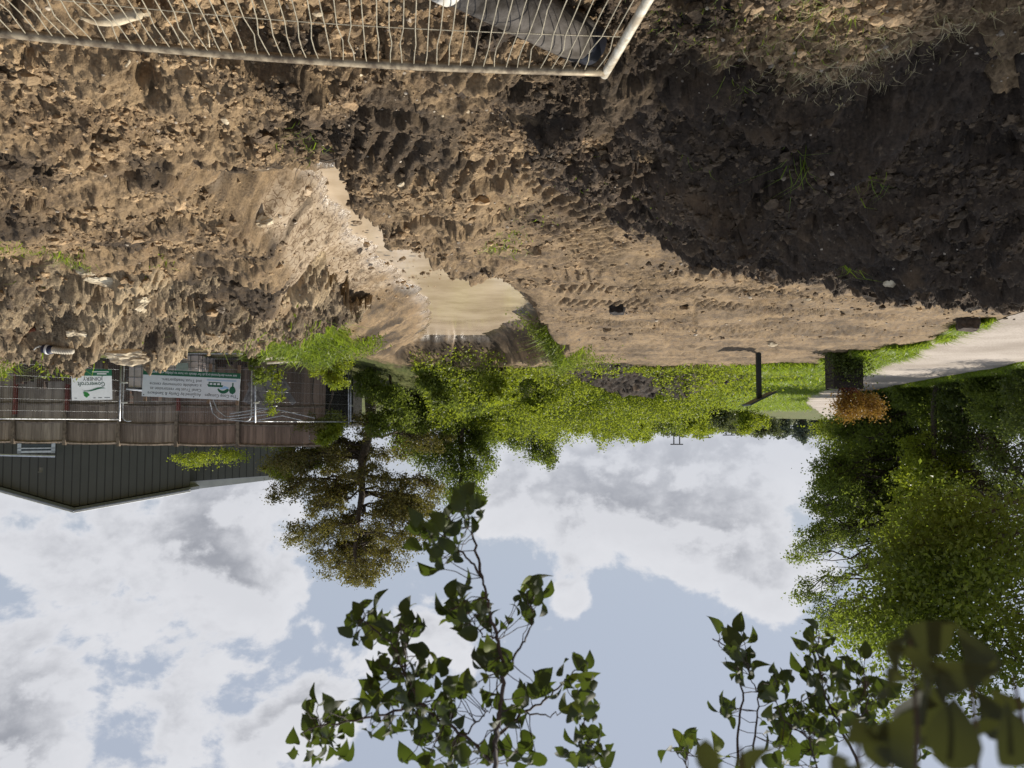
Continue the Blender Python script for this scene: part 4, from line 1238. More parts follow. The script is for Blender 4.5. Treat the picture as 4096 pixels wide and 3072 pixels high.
# --- ribbed pale duct with a navy banded end on top of the rubble heap
p = at(215, 1488, 8.9)
p[2] = float(surf(p[:1], p[1:2])[0]) + .09
du = thing('ribbed_duct', 'ribbed pale hose with a navy and white banded end on the heap crest', 'hose', p, 0)
b = MB(); s = np.linspace(-.06, .28, 40)
b.tube([(-v, .0, .012 * math.sin(v * 9) + .02 * v) for v in s], .045 + .006 * np.sign(np.sin(np.arange(40) * math.pi / 2 + .3)), 14); b.build('hose', plain('ribbed_hose', (.50, .45, .36), .7, var=.2), du, True)
b = MB(); b.tube([(.03, 0, 0), (.10, 0, -.005), (.17, 0, -.02)], [.062, .070, .064], 16); b.build('cap', plain('navy_rubber', (.018, .021, .045), .5, var=.3), du, True)
b = MB(); b.tube([(.085, 0, -.004), (.12, 0, -.009)], [.0735, .0735], 16); b.build('band', plain('white_band', (.72, .72, .70), .5), du, True)
b = MB(); b.tube([(.16, 0, -.05), (.22, 0, -.06), (.28, .0, -.035), (.31, 0, 0)], [.014, .013, .012, .010], 8); b.build('strap', plain('pale_strap', (.45, .43, .38), .7), du, True)
du.scale = (.78, .78, .78)

# ------------------------------------------------------------------ site fence panels
ZINC = plain('zinc_clip', (.66, .66, .60), .4, .6)


def site_panel(A, B, h, label, rounded, lean=0.0):
    A, B = np.asarray(A, float), np.asarray(B, float)
    L = float(np.hypot(*(B - A)[:2]))
    o = thing('site_fence_panel', label, 'fence panel', A, math.atan2(B[1] - A[1], B[0] - A[0]), 'mesh fence panels standing along the site')
    o.rotation_euler[0] = lean
    o.rotation_euler[1] = -math.atan2(B[2] - A[2], L)
    rc = .16 if rounded else .0
    b = MB()
    if rounded:
        P_ = [(0, 0, 0)] + [(0, 0, v) for v in np.linspace(.3, h - rc, 5)] + [(rc - rc * math.cos(q), 0, h - rc + rc * math.sin(q)) for q in np.linspace(.2, math.pi / 2, 6)]
        P_ += [(v, 0, h) for v in np.linspace(rc + .1, L - rc - .1, 10)] + [(L - rc + rc * math.sin(q), 0, h - rc + rc * math.cos(q)) for q in np.linspace(0, math.pi / 2 - .2, 6)] + [(L, 0, v) for v in np.linspace(h - rc, 0, 5)]
        b.tube(P_, .021, 8)
        b.build('frame', STEEL, o, True)
    else:
        b.tube([(0, 0, 0), (0, 0, h * .5), (0, 0, h + .05)], .024, 8); b.build('post', STEEL, o, True)
        b = MB(); b.tube([(L, 0, 0), (L, 0, h * .5), (L, 0, h + .05)], .024, 8); b.build('post', STEEL, o, True)
        b = MB(); b.tube([(v, 0, h) for v in np.linspace(0, L, 8)], .021, 8); b.build('rail', STEEL, o, True)
    b = MB(); b.tube([(v, 0, .15) for v in np.linspace(0, L, 4)], .019, 6); b.build('rail', STEEL, o, True)
    b = MB()
    for v in np.arange(.30, h - .1, .29): b.tube([(q, 0, v) for q in np.linspace(0, L, 6)], .003, 4, False)
    for q in np.arange(.05, L, .05): b.tube([(q, .004, .15), (q, .004, h)], .0014, 3, False)
    b.build('wire_mesh', STEEL, o, True)
    for v in (.95, 1.5):
        b = MB(); b.box((L - .03, 0, v), (.14, .09, .035)); b.build('coupler', ZINC, o)
    b = MB(); b.box((0, 0, -.06), (.24, .62, .12)); b.build('foot', plain('foot_block', (.12, .12, .12), .9, bump=.3), o)


gz = -.44
def fpx(x_, D_, z_=gz): return np.array([(2048 - x_) / F * D_, D_, z_])
site_panel(fpx(1006, 21.0), fpx(492, 21.0), 2.0, 'round cornered mesh fence panel behind the large white signboard', True)
site_panel(fpx(480, 21.1), fpx(-60, 18.4), 1.95, 'mesh fence panel behind the smaller white sign, sloping down at the picture edge', False)
site_panel(fpx(1392, 24.2), fpx(1018, 21.05), 2.0, 'mesh fence panel with a bright top rail beside the dark shed', False, .02)
site_panel(fpx(1560, 27.2, -.3), fpx(1402, 24.3), 1.96, 'mesh fence panel half swallowed by ivy next to the tall tree', False, .03)

# ------------------------------------------------------------------ signboards
GREEN = plain('sign_green', (.012, .12, .06), .5, var=.06)
WHITE = plain('sign_white', (.74, .78, .82), .5, var=.04)
INK = plain('sign_ink', (.055, .065, .075), .6, var=.05)
BLUE = plain('sign_blue', (.35, .58, .85), .5, var=.05)
PALEBLUE = plain('sign_pale_blue', (.45, .58, .74), .5, var=.05)


def lettering(name, body, size, x, z, y, mat, parent, width=None, align='LEFT'):
    cu = bpy.data.curves.new('txt', 'FONT'); cu.body = body; cu.size = size; cu.align_x = align
    tmp = bpy.data.objects.new('txt', cu); col.objects.link(tmp)
    dg = bpy.context.evaluated_depsgraph_get()
    me = bpy.data.meshes.new_from_object(tmp.evaluated_get(dg))
    bpy.data.objects.remove(tmp); bpy.data.curves.remove(cu)
    v = np.zeros(len(me.vertices) * 3, np.float32); me.vertices.foreach_get('co', v); v = v.reshape(-1, 3)
    if width: v[:, 0] *= width / max(1e-6, v[:, 0].max() - min(0, v[:, 0].min()))
    v = np.stack([v[:, 0] + x, np.full(len(v), y), v[:, 1] + z], -1)
    me.vertices.foreach_set('co', v.astype(np.float32).ravel()); me.update()
    me.name = name; me.materials.append(mat)
    o = bpy.data.objects.new(name, me); col.objects.link(o); o.parent = parent
    return o


def flat(name, polys, y, mat, parent):
    b_ = MB()
    for p_ in polys: b_.add([(q[0], y, q[1]) for q in p_], [tuple(range(len(p_)))])
    return b_.build(name, mat, parent)


def disc(cx, cz, r, k=24, rz=None, wob=0):
    return [(cx + r * (1 + wob * U(-1, 1)) * math.cos(q), cz + (rz or r) * (1 + wob * U(-1, 1)) * math.sin(q)) for q in np.arange(k) * 2 * math.pi / k]


# big sign: x = 0 at its left end as read, z = 0 at the bottom edge
W1, H1 = 2.56, .735
a_, b2 = at(963, 1494, 20.9), at(589, 1476, 20.7)
s1 = thing('signboard', 'wide white and green signboard about the canal cottages fixed to the mesh fence', 'sign', a_, math.atan2(b2[1] - a_[1], b2[0] - a_[0]))
s1.rotation_euler[1] = -math.atan2(b2[2] - a_[2], W1)
b = MB(); b.box((W1 / 2, 0, H1 / 2), (W1, .02, H1)); b.build('board', WHITE, s1)
b = MB(); b.box((W1 / 2, -.0125, .075), (W1 + .004, .006, .15)); b.build('band', GREEN, s1)
lettering('lettering', 'see www.derbycanal.org.uk for details on how to pledge your support', .1, .09, .045, -.018, WHITE, s1, 2.36)
lettering('lettering', 'The Coop Cottages', .115, .07, H1 - .135, -.013, INK, s1, .84)
for k, (ln, wd) in enumerate([('Acquired by Derby & Sandiacre', 1.40), ('Canal Trust for restoration as', 1.34), ('a canalside community centre', 1.36), ('and Trust headquarters.', 1.06)]):
    lettering('lettering', ln, .115, 1.01, H1 - .135 - k * .125, -.013, INK, s1, wd)
em = thing('emblem', None, None); em.parent = s1
flat('tree_mark', [disc(.19, .47, .085, 18, .105, .07), [(.17, .27), (.205, .27), (.205, .40), (.17, .40)]], -.0135, GREEN, em)
flat('bridge_mark', [[(.27 + .16 * (1 - math.cos(q)) , .42 + .15 * math.sin(q)) for q in np.linspace(.25, 2.9, 14)] + [(.57 - .02 * k - .0, .43 + .06 * math.sin(k / 12 * math.pi)) for k in range(13)]], -.0135, GREEN, em)
flat('water_mark', [[(.29, .40), (.40, .36), (.47, .41), (.55, .43), (.47, .46), (.38, .43), (.30, .44)]], -.0142, BLUE, em)
flat('house_mark', [[(.50, .27), (.83, .27), (.83, .335), (.87, .335), (.83, .40), (.46, .40), (.44, .345), (.50, .345)]], -.0138, GREEN, em)
for q in (.53, .63, .73): flat('window_mark', [[(q, .295), (q + .07, .295), (q + .07, .345), (q, .345)]], -.0146, WHITE, em)
flat('small_print', [[(.10, .195), (.88, .195), (.88, .235), (.10, .235)]], -.013, PALEBLUE, s1)
BOLT = plain('dark_bolt', (.05, .05, .05), .5)
for q in (.04, 1.2, W1 - .05):
    b = MB(); b.tube([(q, -.0101, H1 - .045), (q, -.014, H1 - .045)], .016, 10); b.build('bolt', BOLT, s1)
TIM = plain('sawn_timber', (.22, .15, .10), .85, var=.35, scale=10, bump=.2)
for q in (.06, .82, W1 - .08):
    b = MB(); b.box((q, .032, H1 / 2 - .05), (.075, .035, H1 + .36)); b.build('batten', TIM, s1)

# small sign
W2, H2 = 1.10, .80
a_, b2 = at(446, 1478, 20.4), at(288, 1471, 19.6)
s2 = thing('signboard', 'smaller white and green joinery sign half hidden by the rubble heap', 'sign', a_, math.atan2(b2[1] - a_[1], b2[0] - a_[0]))
s2.rotation_euler[1] = -.05
W2 = float(np.hypot(*(b2 - a_)[:2])) + .02
b = MB(); b.box((W2 / 2, 0, H2 / 2), (W2, .02, H2)); b.build('board', WHITE, s2)
b = MB(); b.box((W2 / 2, -.0125, .085), (W2 + .004, .006, .17)); b.build('band', GREEN, s2)
lettering('lettering', 'Gowercroft', .17, .18, .335, -.013, plain('ink_green', (.02, .075, .05), .6), s2, W2 * .68)
lettering('lettering', 'JOINERY', .14, .24, .205, -.013, INK, s2, W2 * .50)
flat('small_print', [[(W2 * .14, .105), (W2 * .38, .105), (W2 * .38, .13), (W2 * .14, .13)]], -.018, WHITE, s2)
flat('small_print', [[(W2 * .08, .055), (W2 * .50, .055), (W2 * .50, .075), (W2 * .08, .075)]], -.018, WHITE, s2)
em2 = thing('emblem', None, None); em2.parent = s2
sw = [(W2 * (.16 + .62 * q), .50 + .05 * math.sin((1 - q) * 5.2 + .5) + .03 * (1 - q)) for q in np.linspace(0, 1, 20)]
sw2 = [(px_, pz_ + .055 * math.sin(q * math.pi) * (1.2 - q)) for (px_, pz_), q in zip(sw, np.linspace(0, 1, 20))]
flat('swoosh_mark', [sw + sw2[::-1]], -.0135, GREEN, em2)
flat('leaf_mark', [disc(W2 * .64 + dx, .63 + dz, .035, 12, None, .1) for dx, dz in ((0, 0), (.04, .04), (-.035, .035), (.01, .07), (.05, -.02))], -.0139, plain('emblem_leaf', (.03, .22, .05), .6), em2)
for qa, qb in ((.06, .20), (.26, .36), (.42, .48), (.88, .94)):
    flat('small_print', [[(W2 * qa, H2 - .06), (W2 * qb, H2 - .06), (W2 * qb, H2 - .047), (W2 * qa, H2 - .047)]], -.013, INK, s2)
for q in (.12, W2 - .12):
    b = MB(); b.box((q, .032, H2 / 2 - .1), (.07, .035, H2 + .1)); b.build('batten', TIM, s2)

# ------------------------------------------------------------------ timber fence
WOODS = []
for k, (c1, c2) in enumerate([((.36, .29, .225), (.20, .155, .12)), ((.31, .22, .165), (.17, .12, .09)), ((.42, .35, .275), (.24, .195, .155))]):
    m, t, out = new_mat('fence_board_%d' % k)
    tcn = t.n('ShaderNodeTexCoord'); mp_ = t.n('ShaderNodeMapping'); t.put(mp_.inputs[0], tcn.outputs['Object']); mp_.inputs['Scale'].default_value = (7, 7, .7)
    geo = t.n('ShaderNodeNewGeometry')
    f = t.m('ADD', t.m('MULTIPLY', t.noise(mp_.outputs[0], 2.2, 6, .6), .75), t.m('MULTIPLY', geo.outputs['Random Per Island'], .3))
    bs = t.n('ShaderNodeBsdfPrincipled'); t.put(bs.inputs['Base Color'], t.mix(t.step(f, .35, .75), c2, c1)); bs.inputs['Roughness'].default_value = .9
    t.put(out.inputs[0], bs.outputs[0]); WOODS.append(m)
POSTM = plain('fence_post', (.21, .165, .12), .9, var=.4, scale=7, bump=.3)
RUST = plain('red_oxide_post', (.20, .055, .040), .8, var=.4, scale=9, bump=.2)
FD = 24.6
px_ = [-170, 60, 265, 480, 710, 955, 1300]
wf = thing('timber_fence', 'weathered brown close-board timber fence behind the mesh panels and signs', 'fence', (float((2048 - 1300) / F * FD), FD, -.45))
fo = np.array(wf.location)
for k in range(len(px_) - 1):
    xa, xb = (2048 - px_[k + 1]) / F * FD, (2048 - px_[k]) / F * FD
    top = np.interp(px_[k], [-170, 60, 480, 955, 1300], [1772, 1773, 1782, 1787, 1790])
    zt = 1.7 + (top - 1705) / F * FD
    b = MB(); q = xa
    while q < xb - .02:
        w_ = min(.10, xb - q)
        b.box(((q + w_ / 2), FD + .05 + U(-.004, .004), (zt - .45) / 2 + U(-.01, .01)), (w_ - .005, .018, zt + .45), roty(U(-.003, .003)))
        q += w_
    b.V = [v - fo for v in b.V]; b.build('board_panel', WOODS[(0, 2, 0, 0, 1, 1)[k]], wf)
    for zr in (zt - .07, zt - .72, zt - 1.30):
        b = MB(); s = np.linspace(0, 1, 8)
        b.tube([(xa + (xb - xa) * v, FD + .005, zr + (.035 * math.sin(v * math.pi))) for v in s], .038, 4)
        b.V = [v - fo for v in b.V]; b.build('rail', POSTM, wf)
    b = MB(); b.box((xb, FD - .035, (zt - .45) / 2 + .0), (.10, .10, zt + .49)); b.V = [v - fo for v in b.V]; b.build('post', POSTM, wf)
# red-brown steel stubs in front of the fence
for (x_, y0, y1, lb) in [(61, 1480, 1655, 'tall red-brown post stub in front of the timber fence near the picture edge'), (268, 1560, 1640, 'short red-brown post stub by the top corner of the joinery sign'), (714, 1560, 1640, 'red-brown post stub above the middle of the wide signboard')]:
    d_ = 24.35; zt = 1.7 + (y1 - 1705) / F * d_
    b = MB(); b.box((0, 0, (zt + .47) / 2), (.10, .10, zt + .47)); b.box((0, 0, zt + .48), (.12, .12, .02))
    o = b.build('post_stub', RUST); o.location = ((2048 - x_) / F * d_, d_, -.47); tag(o, lb, 'post', 'red-brown post stubs')

# --- ruined brick wall pieces
BRK, t, out = new_mat('old_brick')
tcn = t.n('ShaderNodeTexCoord'); mp_ = t.n('ShaderNodeMapping'); t.put(mp_.inputs[0], tcn.outputs['Object']); mp_.inputs['Rotation'].default_value = (math.pi / 2, 0, 0)
bk = t.n('ShaderNodeTexBrick'); t.put(bk.inputs[0], mp_.outputs[0]); bk.inputs['Scale'].default_value = 1.0
bk.inputs['Brick Width'].default_value = .22; bk.inputs['Row Height'].default_value = .075; bk.inputs['Mortar Size'].default_value = .008
for i_, c in ((1, (.085, .050, .038)), (2, (.135, .075, .052)), (3, (.09, .08, .068))): bk.inputs[i_].default_value = (*c, 1)
bs = t.n('ShaderNodeBsdfPrincipled'); t.put(bs.inputs['Base Color'], t.mix(t.step(t.noise(tcn.outputs['Object'], 3, 5, .6), .3, .7), bk.outputs[0], (.07, .05, .04))); bs.inputs['Roughness'].default_value = .95
t.put(out.inputs[0], bs.outputs[0])
for (xa, xb, ytop, lb) in [(75, 295, 1555, 'ruined low brown brick wall behind the joinery sign'), (440, 640, 1622, 'stepped remains of a brick wall between the two signs'), (820, 1010, 1470, 'low broken brick wall under the wide signboard')]:
    d_ = 23.7; x0, x1 = (2048 - xb) / F * d_, (2048 - xa) / F * d_
    zt = 1.7 + (ytop - 1705) / F * d_
    b = MB(); q = 0.0
    while q < x1 - x0:
        h_ = zt + .5 - .075 * int(abs(fbm(np.array([q * 1.4]), np.array([xa * .01]), 2, 7)[0]) * 9) - .15 * max(0, abs(q / (x1 - x0) - .5) * 4 - 1.1)
        h_ = round(h_ / .075) * .075
        b.box((q + .11, 0, h_ / 2), (.218, .215 + U(0, .01), h_)); q += .22
    o = b.build('brick_wall', BRK); o.location = (x0, d_, -.5); tag(o, lb, 'wall', 'ruined brick walls')

# --- caged liquid tanks
TANK = plain('tank_plastic', (.66, .56, .52), .45, var=.12, scale=3)
CAGE = plain('cage_steel', (.20, .20, .20), .45, .5)
for k, (xa, xb, yt, d_, lb, mt) in enumerate([(535, 672, 1563, 22.9, 'white caged liquid tank with a pale lid, between the two signs', TANK), (668, 830, 1512, 22.6, 'pinkish white caged tank under the wide signboard', TANK)]):
    x0, x1 = (2048 - xb) / F * d_, (2048 - xa) / F * d_
    zt = 1.7 + (yt - 1705) / F * d_
    w_, h_ = x1 - x0, zt + .47
    o = thing('caged_tank', lb, 'tank', (x0 + w_ / 2, d_, -.47), -.1 + .15 * k, 'caged liquid tanks')
    b = MB(); b.box((0, 0, .14 + (h_ - .2) / 2), (w_ * .93, w_ * .9, h_ - .2)); b.box((0, 0, h_ - .04), (.26, .26, .05)); b.build('bottle', mt, o)
    b = MB()
    for q in np.linspace(-w_ / 2, w_ / 2, 6):
        for sy in (-1, 1): b.tube([(q, sy * w_ / 2, .12), (q, sy * w_ / 2, h_ - .06)], .011, 5)
        for sx in (-1, 1): b.tube([(sx * w_ / 2, q, .12), (sx * w_ / 2, q, h_ - .06)], .011, 5)
    for z_ in np.linspace(.14, h_ - .07, 4):
        b.tube([(-w_ / 2, -w_ / 2, z_), (w_ / 2, -w_ / 2, z_), (w_ / 2, w_ / 2, z_), (-w_ / 2, w_ / 2, z_), (-w_ / 2, -w_ / 2, z_)], .011, 5)
    b.build('cage', CAGE, o, True)
    b = MB(); b.box((0, 0, .10), (w_, w_, .03))
    for q in (-.42, 0, .42): b.box((q * w_, 0, .045), (.12, w_, .08))
    b.build('pallet', TIM, o)
    if k == 0:
        b = MB(); b.box((-.02, -.02, h_ + .005), (w_ * 1.05, w_ * 1.02, .03), roty(.05)); b.build('lid', plain('lid_sheet', (.70, .72, .78), .4), o)
    b = MB(); b.box((-w_ * .1, -w_ / 2 - .014, h_ * .62), (w_ * .3, .006, .22)); b.build('label_plate', plain('tank_plate', (.30, .36, .33), .6), o)

# --- leaning grey sheets, shed, rods, timber, ivy
GS = plain('grey_sheet', (.24, .225, .225), .6, var=.3, scale=4, c2=(.15, .135, .13))
for (x_, y_, d_, w_, h_, tx_, lb) in [(1075, 1545, 23.6, 1.05, .95, .62, 'grey sheet leaning by the shed, in front'), (1125, 1540, 24.0, .16, 1.5, .66, 'narrow grey plank leaning beside the larger sheet'), (1020, 1590, 23.9, .6, .5, -.35, 'small grey sheet resting behind the wide signboard end')]:
    p = at(x_, y_, d_)
    b = MB(); b.box((0, 0, 0), (w_, .03, h_), roty(-tx_) @ rotx(.18))
    for q in np.linspace(-.4, .4, 4): b.box(np.array(roty(-tx_) @ rotx(.18)) @ np.array([q * w_, -.028, 0]), (.035, .03, h_ * .98), roty(-tx_) @ rotx(.18))
    o = b.build('leaning_sheet', GS); o.location = tuple(p); tag(o, lb, 'sheet', 'grey sheets leaning by the fence')
sh = thing('shed', 'dark shed with a deep green door standing in shadow behind the mesh fence', 'shed', (6.9, 27.2, -.4))
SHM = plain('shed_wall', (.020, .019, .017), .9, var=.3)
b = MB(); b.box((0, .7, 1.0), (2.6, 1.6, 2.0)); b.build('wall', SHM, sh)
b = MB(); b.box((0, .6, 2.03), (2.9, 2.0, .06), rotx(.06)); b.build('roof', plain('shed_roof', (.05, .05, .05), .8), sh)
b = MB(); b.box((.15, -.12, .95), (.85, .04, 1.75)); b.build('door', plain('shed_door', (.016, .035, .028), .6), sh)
b = MB(); b.box((.75, -.115, .62), (.75, .03, .40)); b.build('plank_patch', plain('brown_patch', (.11, .06, .045), .9), sh)
rd = thing('fence_frames', 'bundle of bent grey steel frames leaning behind the signboard', 'frames', at(940, 1640, 23.2))
ro = np.array(rd.location)
for (pts_) in [[(835, 1590), (850, 1650), (880, 1678), (960, 1672), (1110, 1652)], [(850, 1590), (870, 1640), (905, 1668), (1000, 1655), (1090, 1630)], [(920, 1655), (1010, 1640), (1110, 1622)], [(880, 1676), (1000, 1686), (1130, 1662), (1240, 1690)], [(1010, 1628), (1120, 1640), (1260, 1672)]]:
    b = MB(); Q = np.array([at(px2, py2, 23.2 + U(-.1, .2)) for px2, py2 in pts_]) - ro
    k = len(Q); s = np.linspace(0, k - 1, 16); b.tube(np.stack([np.interp(s, np.arange(k), Q[:, d]) for d in range(3)], -1), .019, 6); b.build('tube', STEEL, rd, True)
b = MB(); a_, b2 = at(1062, 1432, 20.4), at(1300, 1412, 20.9)
b.tube([a_, (a_ + b2) / 2, b2], .055, 4); b.tube([a_ + np.array([0, .12, .12]), b2 + np.array([0, .1, .16])], .04, 4)
tag(b.build('timber_beam', plain('pale_timber', (.42, .37, .30), .9, var=.35, scale=6, bump=.3)), 'pale grey timber beam lying at the foot of the mesh fence', 'beam')
for (x_, y_, d_, rx, ry, n_, lb, mt) in [(1040, 1470, 20.6, 60, 70, 2200, 'green creeper climbing the fence post beside the wide signboard', LEAF_MID), (1105, 1540, 21.5, 35, 120, 900, 'thin trailing creeper on the mesh next to the leaning sheets', LEAF_LIME), (1310, 1480, 21.5, 95, 90, 3600, 'yellow-green creeper spilling over the fence by the shed', LEAF_LIME), (1500, 1560, 24, 80, 130, 4500, 'dark ivy covering the last mesh panel', LEAF_MID),
                                     (330, 1788, 26, 20, 20, 0, '', None), (840, 1830, 25.6, 190, 30, 2200, 'feathery green branch reaching over the top of the timber fence', LEAF_LIME), (1150, 1830, 26.5, 140, 90, 4500, 'lime green bush rising over the end of the timber fence', LEAF_LIME), (1250, 1690, 24, 70, 60, 900, 'brown withered climber on the end of the timber fence', LEAF_OLIVE)]:
    if not n_: continue
    bl = [blob(x_ + U(-.8, .8) * rx, y_ + U(-.8, .8) * ry, d_ + U(-.3, .3), rx * .35, ry * .3) for _ in range(7)]
    bp = gpix(x_, d_); tree('climbing_plant' if 'creeper' in lb or 'ivy' in lb or 'climber' in lb else 'overhanging_shrub', lb, 'plant', bp, at(x_, y_ + ry * .5, d_), bl, n_, .075, mt, BARK, .025, 7, .3)

# ------------------------------------------------------------------ grey clad building
CLAD, t, out = new_mat('grey_cladding')
tcn = t.n('ShaderNodeTexCoord'); sp = t.n('ShaderNodeSeparateXYZ'); t.put(sp.inputs[0], tcn.outputs['Object'])
saw = t.m('FRACT', t.m('MULTIPLY', sp.outputs[0], 3.4))
groove = t.step(t.m('ABSOLUTE', t.m('SUBTRACT', saw, .5)), .40, .48)
bs = t.n('ShaderNodeBsdfPrincipled')
t.put(bs.inputs['Base Color'], t.mix(groove, t.mix(t.noise(tcn.outputs['Object'], 1.2, 5, .6), (.080, .080, .071), (.108, .107, .094)), (.040, .040, .036)))
bs.inputs['Roughness'].default_value = .7
bn = t.n('ShaderNodeBump'); bn.inputs['Strength'].default_value = .6; bn.inputs['Distance'].default_value = .03; bn.invert = True
t.put(bn.inputs['Height'], groove); t.put(bs.inputs['Normal'], bn.outputs[0]); t.put(out.inputs[0], bs.outputs[0])
A0, A2 = at(-150, 1900, 33.0), at(760, 1944, 37.0)
r_ = ray(298, 2026); nn_ = np.array([-(A0 - A2)[1], (A0 - A2)[0]])
A1 = EYE + r_ * ((nn_ @ (A2 - EYE)[:2]) / (nn_ @ r_[:2]))      # gable apex in the wall's own plane
bo = np.array([A2[0], A2[1], -.45])
bd = thing('clad_building', 'large dark grey clad building with a low gable behind the timber fence', 'building', bo)
dirw = (A0 - A2)[:2]; dirw /= np.linalg.norm(dirw); nrm = np.array([-dirw[1], dirw[0]])
if nrm[1] < 0: nrm = -nrm
front = [np.array([p[0], p[1], -.45]) for p in (A2, A0)] ; poly = [front[0], front[1], A0, A1, A2]
b = MB(); back = [p + np.array([*(nrm * 18), 0]) for p in poly]
b.add(np.array(poly + back) - bo, [(0, 1, 2, 3, 4), (9, 8, 7, 6, 5), (0, 4, 9, 5), (1, 6, 7, 2), (2, 7, 8, 3), (3, 8, 9, 4)]); b.build('wall', CLAD, bd)
up = np.array([0, 0, .05]); ov = np.array([*(nrm * -.35), 0])
ROOF = plain('roof_sheet', (.40, .41, .42), .5, .2, .15, 3)
rf = MB()
for (p, q) in ((A0, A1), (A1, A2)):
    e = (q - p); e /= np.linalg.norm(e)
    p_, q_ = (p - e * .4 if p is A0 else p), (q + e * .4 if q is A2 else q)
    L_ = [p_ + ov + up, q_ + ov + up, q_ + np.array([*(nrm * 18.3), 0]) + up, p_ + np.array([*(nrm * 18.3), 0]) + up]
    rf.add(np.array(L_ + [v + np.array([0, 0, .14]) for v in L_]) - bo, [(3, 2, 1, 0), (4, 5, 6, 7), (0, 1, 5, 4), (1, 2, 6, 5), (2, 3, 7, 6), (3, 0, 4, 7)])
ro_ = rf.build('roof', ROOF, bd)
tr_ = MB()
for (p, q) in ((A0, A1), (A1, A2)):
    a_, b2 = p + ov * 1.1 + np.array([0, 0, .12]), q + ov * 1.1 + np.array([0, 0, .12])
    tr_.tube([a_ - bo, b2 - bo], .10, 4)
tr_.build('verge_trim', plain('grey_trim', (.16, .17, .18), .6), ro_)
tr_ = MB()
for (p, q) in ((A0, A1), (A1, A2)):
    tr_.tube([p + ov * 1.3 + np.array([0, 0, .235]) - bo, q + ov * 1.3 + np.array([0, 0, .235]) - bo], .025, 4)
tr_.build('verge_flashing', plain('white_flashing', (.75, .77, .80), .5), ro_)
# lower wing whose pale roof slopes away to the left
wg = MB()
B1, B2 = at(640, 1974, 37.6), at(1180, 1908, 41.0)
P4 = [B1, B2, B2 + np.array([0, 0, -.55]), B1 + np.array([0, 0, -.75])]
bk_ = [p + np.array([*(nrm * 6), .3]) for p in P4]
wg.add(np.array(P4 + bk_) - bo, [(0, 3, 2, 1), (4, 5, 6, 7), (0, 1, 5, 4), (2, 3, 7, 6), (1, 2, 6, 5), (0, 4, 7, 3)]); wg.build('wing_roof', plain('pale_roof', (.52, .52, .50), .6, var=.1, scale=2), bd)
wl = MB(); C1, C2 = at(700, 1930, 37.9), at(1180, 1895, 41.0)
Q4 = [np.array([C1[0], C1[1], -.45]), np.array([C2[0], C2[1], -.45]), C2, C1]
wl.add(np.array(Q4 + [p + np.array([*(nrm * 6), 0]) for p in Q4]) - bo, [(0, 1, 2, 3), (7, 6, 5, 4), (0, 4, 5, 1), (1, 5, 6, 2), (2, 6, 7, 3), (3, 7, 4, 0)]); wl.build('wing_wall', CLAD, bd)
# window with white frame and the light strip above it
w0, w1 = at(72, 1800, 33.4), at(222, 1800, 34.0)
wv = (w0 - w1); wl_ = np.linalg.norm(wv[:2]); ang = math.atan2(wv[1], wv[0])
fr = MB(); z0_, z1_ = -.24, .06
for (cx, cz, sx, sz) in ((wl_ / 2, z1_, wl_, .09), (wl_ / 2, z1_ - .15, wl_, .05), (.07, -.09, .14, .42), (wl_ - .07, -.09, .14, .42)): fr.box((cx, -.06, cz), (sx, .10, sz))
pos = w1 - bo + np.array([*(nrm * -.12), 0])
win = fr.build('window', plain('window_frame', (.62, .66, .72), .5), bd); win.location = tuple(pos); win.rotation_euler = (0, 0, ang)
pn = MB(); pn.box((wl_ / 2, -.03, -.09), (wl_ - .2, .02, .34)); pn.build('pane', plain('window_glass', (.05, .07, .08), .1), win)
st_ = MB(); s0_, s1_ = at(-120, 1805, 32.7) - bo + np.array([*(nrm * -.2), .12]), at(222, 1823, 34.0) - bo + np.array([*(nrm * -.2), 0.02])
st_.tube([s0_, s1_], .045, 4); st_.build('canopy_edge', plain('white_canopy', (.72, .74, .78), .5), bd)
lt = MB(); lp = at(166, 1878, 33.9) - bo + np.array([*(nrm * -.12), 0]); lt.box(lp, (.10, .12, .18)); lt.box(lp + np.array([0, -.05, .1]), (.14, .16, .03)); lt.build('wall_lamp', plain('lamp_box', (.20, .19, .16), .6), bd)

# ------------------------------------------------------------------ far side: poles, lectern, planter
for (x_, y_, d_, tw_, lb) in [(2706, 1779, 300, 42, 'double wooden power pole on the skyline, largest of the poles'), (2832, 1752, 300, 0, 'slim single pole with a short crossbar on the skyline'), (2915, 1742, 330, 40, 'small double power pole farthest along the skyline')]:
    p = at(x_, 1690, d_); h_ = (y_ - 1690) / F * d_; k = d_ / F
    o = thing('power_pole', lb, 'power pole', p, 0, 'power poles on the skyline')
    for s_ in ((-.5, .5) if tw_ else (0,)):
        b = MB(); b.tube([(s_ * tw_ * .55 * k, 0, -4), (s_ * tw_ * .55 * k, 0, h_)], .24, 6); b.build('pole', plain('pole_wood', (.10, .09, .085), .9), o)
    b = MB(); b.box((0, 0, h_ - .2), ((tw_ * 1.2 if tw_ else 24) * k, .3, .4)); b.build('crossarm', plain('pole_arm', (.10, .09, .085), .9), o)

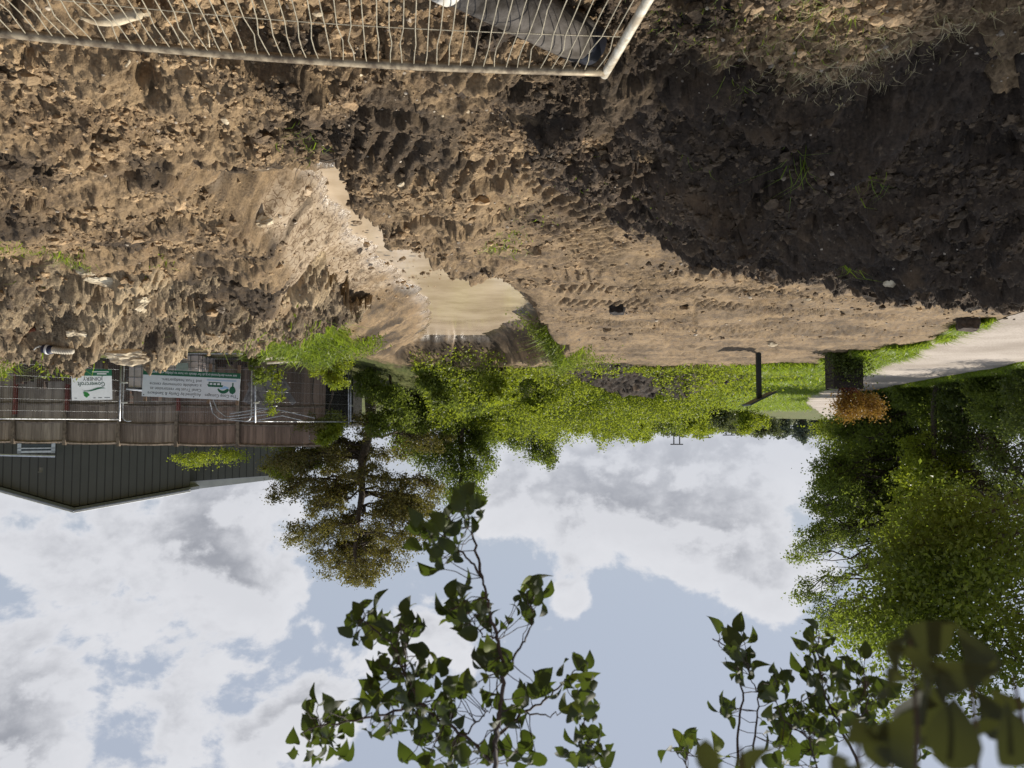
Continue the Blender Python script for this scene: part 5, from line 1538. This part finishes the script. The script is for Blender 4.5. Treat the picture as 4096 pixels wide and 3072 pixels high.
DKP = plain('dark_post', (.010, .017, .016), .55, var=.3, scale=10)
p = gpix(3037, 17.6)
le = thing('lectern_sign', 'dark green post carrying a tilted lectern board seen edge on', 'sign', p, 0)
h_ = (1588 - 1405) / F * 17.6
b = MB(); b.box((0, 0, h_ / 2 - .1), (.10, .10, h_ + .2)); b.build('post', DKP, le)
b = MB(); b.box((.0, 0, h_ + .005), (.66, .62, .035), roty(-.46)); b.build('board', plain('lectern_board', (.014, .026, .030), .5), le)
b = MB(); b.box(np.array(roty(-.46)) @ np.array([.27, 0, .0205]) + np.array([0, 0, h_ + .005]), (.12, .6, .004), roty(-.46)); b.build('panel_face', plain('lectern_face', (.60, .62, .62), .4), le)

p = gpix(3378, 17.9)
pw = 104 / F * 17.9
pl = thing('planter', 'square dark planter overgrown with ivy at the edge of the towpath', 'planter', p, .1)
b = MB(); hh_ = 145 / F * 17.9
for s_ in (-1, 1):
    for q in range(5):
        b.box((0, s_ * pw / 2, .07 + q * hh_ / 5), (pw, .04, hh_ / 5 - .012)); b.box((s_ * pw / 2, 0, .07 + q * hh_ / 5), (.04, pw, hh_ / 5 - .012))
    for s2_ in (-1, 1): b.box((s_ * pw * .48, s2_ * pw * .48, hh_ / 2), (.07, .07, hh_ + .02))
b.build('tub', plain('dark_timber', (.022, .017, .014), .8, var=.4, scale=8, bump=.2), pl)
b = MB(); b.box((0, 0, hh_ * .45), (pw - .06, pw - .06, hh_ * .8)); b.build('soil_fill', SOIL_DARK, pl)
base = p + np.array([0, 0, hh_ * .85])
bl = []
for k in range(20):
    q = U(0, 2 * math.pi); rr_ = math.sqrt(U(0, 1)) * .47
    bl.append((at(3425, 1600, 17.9) + np.array([rr_ * math.cos(q), rr_ * math.sin(q) * .8, U(-.12, .22) + .12 * (1 - rr_)]), (.16, .16, .12)))
cs = thing('copper_shrub', 'round orange and red shrub fanning out of the dark planter', 'shrub', base)
st_ = MB(); LPs = []
for (c, r_) in bl:
    pp = bend(base + np.array([U(-.15, .15), U(-.15, .15), 0]), c, 6, .0, .03); st_.tube(pp - base, np.linspace(.014, .004, 6), 5)
    g_ = rng.normal(size=(230, 3)) * .105; LPs.append(c + g_ - base)
    LPs.append(pp[rng.integers(2, 6, 40)] + rng.normal(size=(40, 3)) * .06 - base)
st_.build('stem', plain('red_stem', (.16, .045, .03), .7, var=.4), cs, True)
small_leaves('foliage', np.concatenate(LPs), .055, LEAF_RED, cs)
m_ = 2600
x, y = rng.normal(p[0], .26, m_), p[1] - pw / 2 - np.abs(rng.normal(0, .10, m_)); z = p[2] + np.abs(rng.normal(0, .28, m_))
o = small_leaves('ivy', np.stack([x - p[0], y - p[1], z - p[2]], -1), .06, LEAF_DARK); o.location = tuple(p)
tag(o, 'dark ivy and weeds growing up the front of the planter', 'ivy')
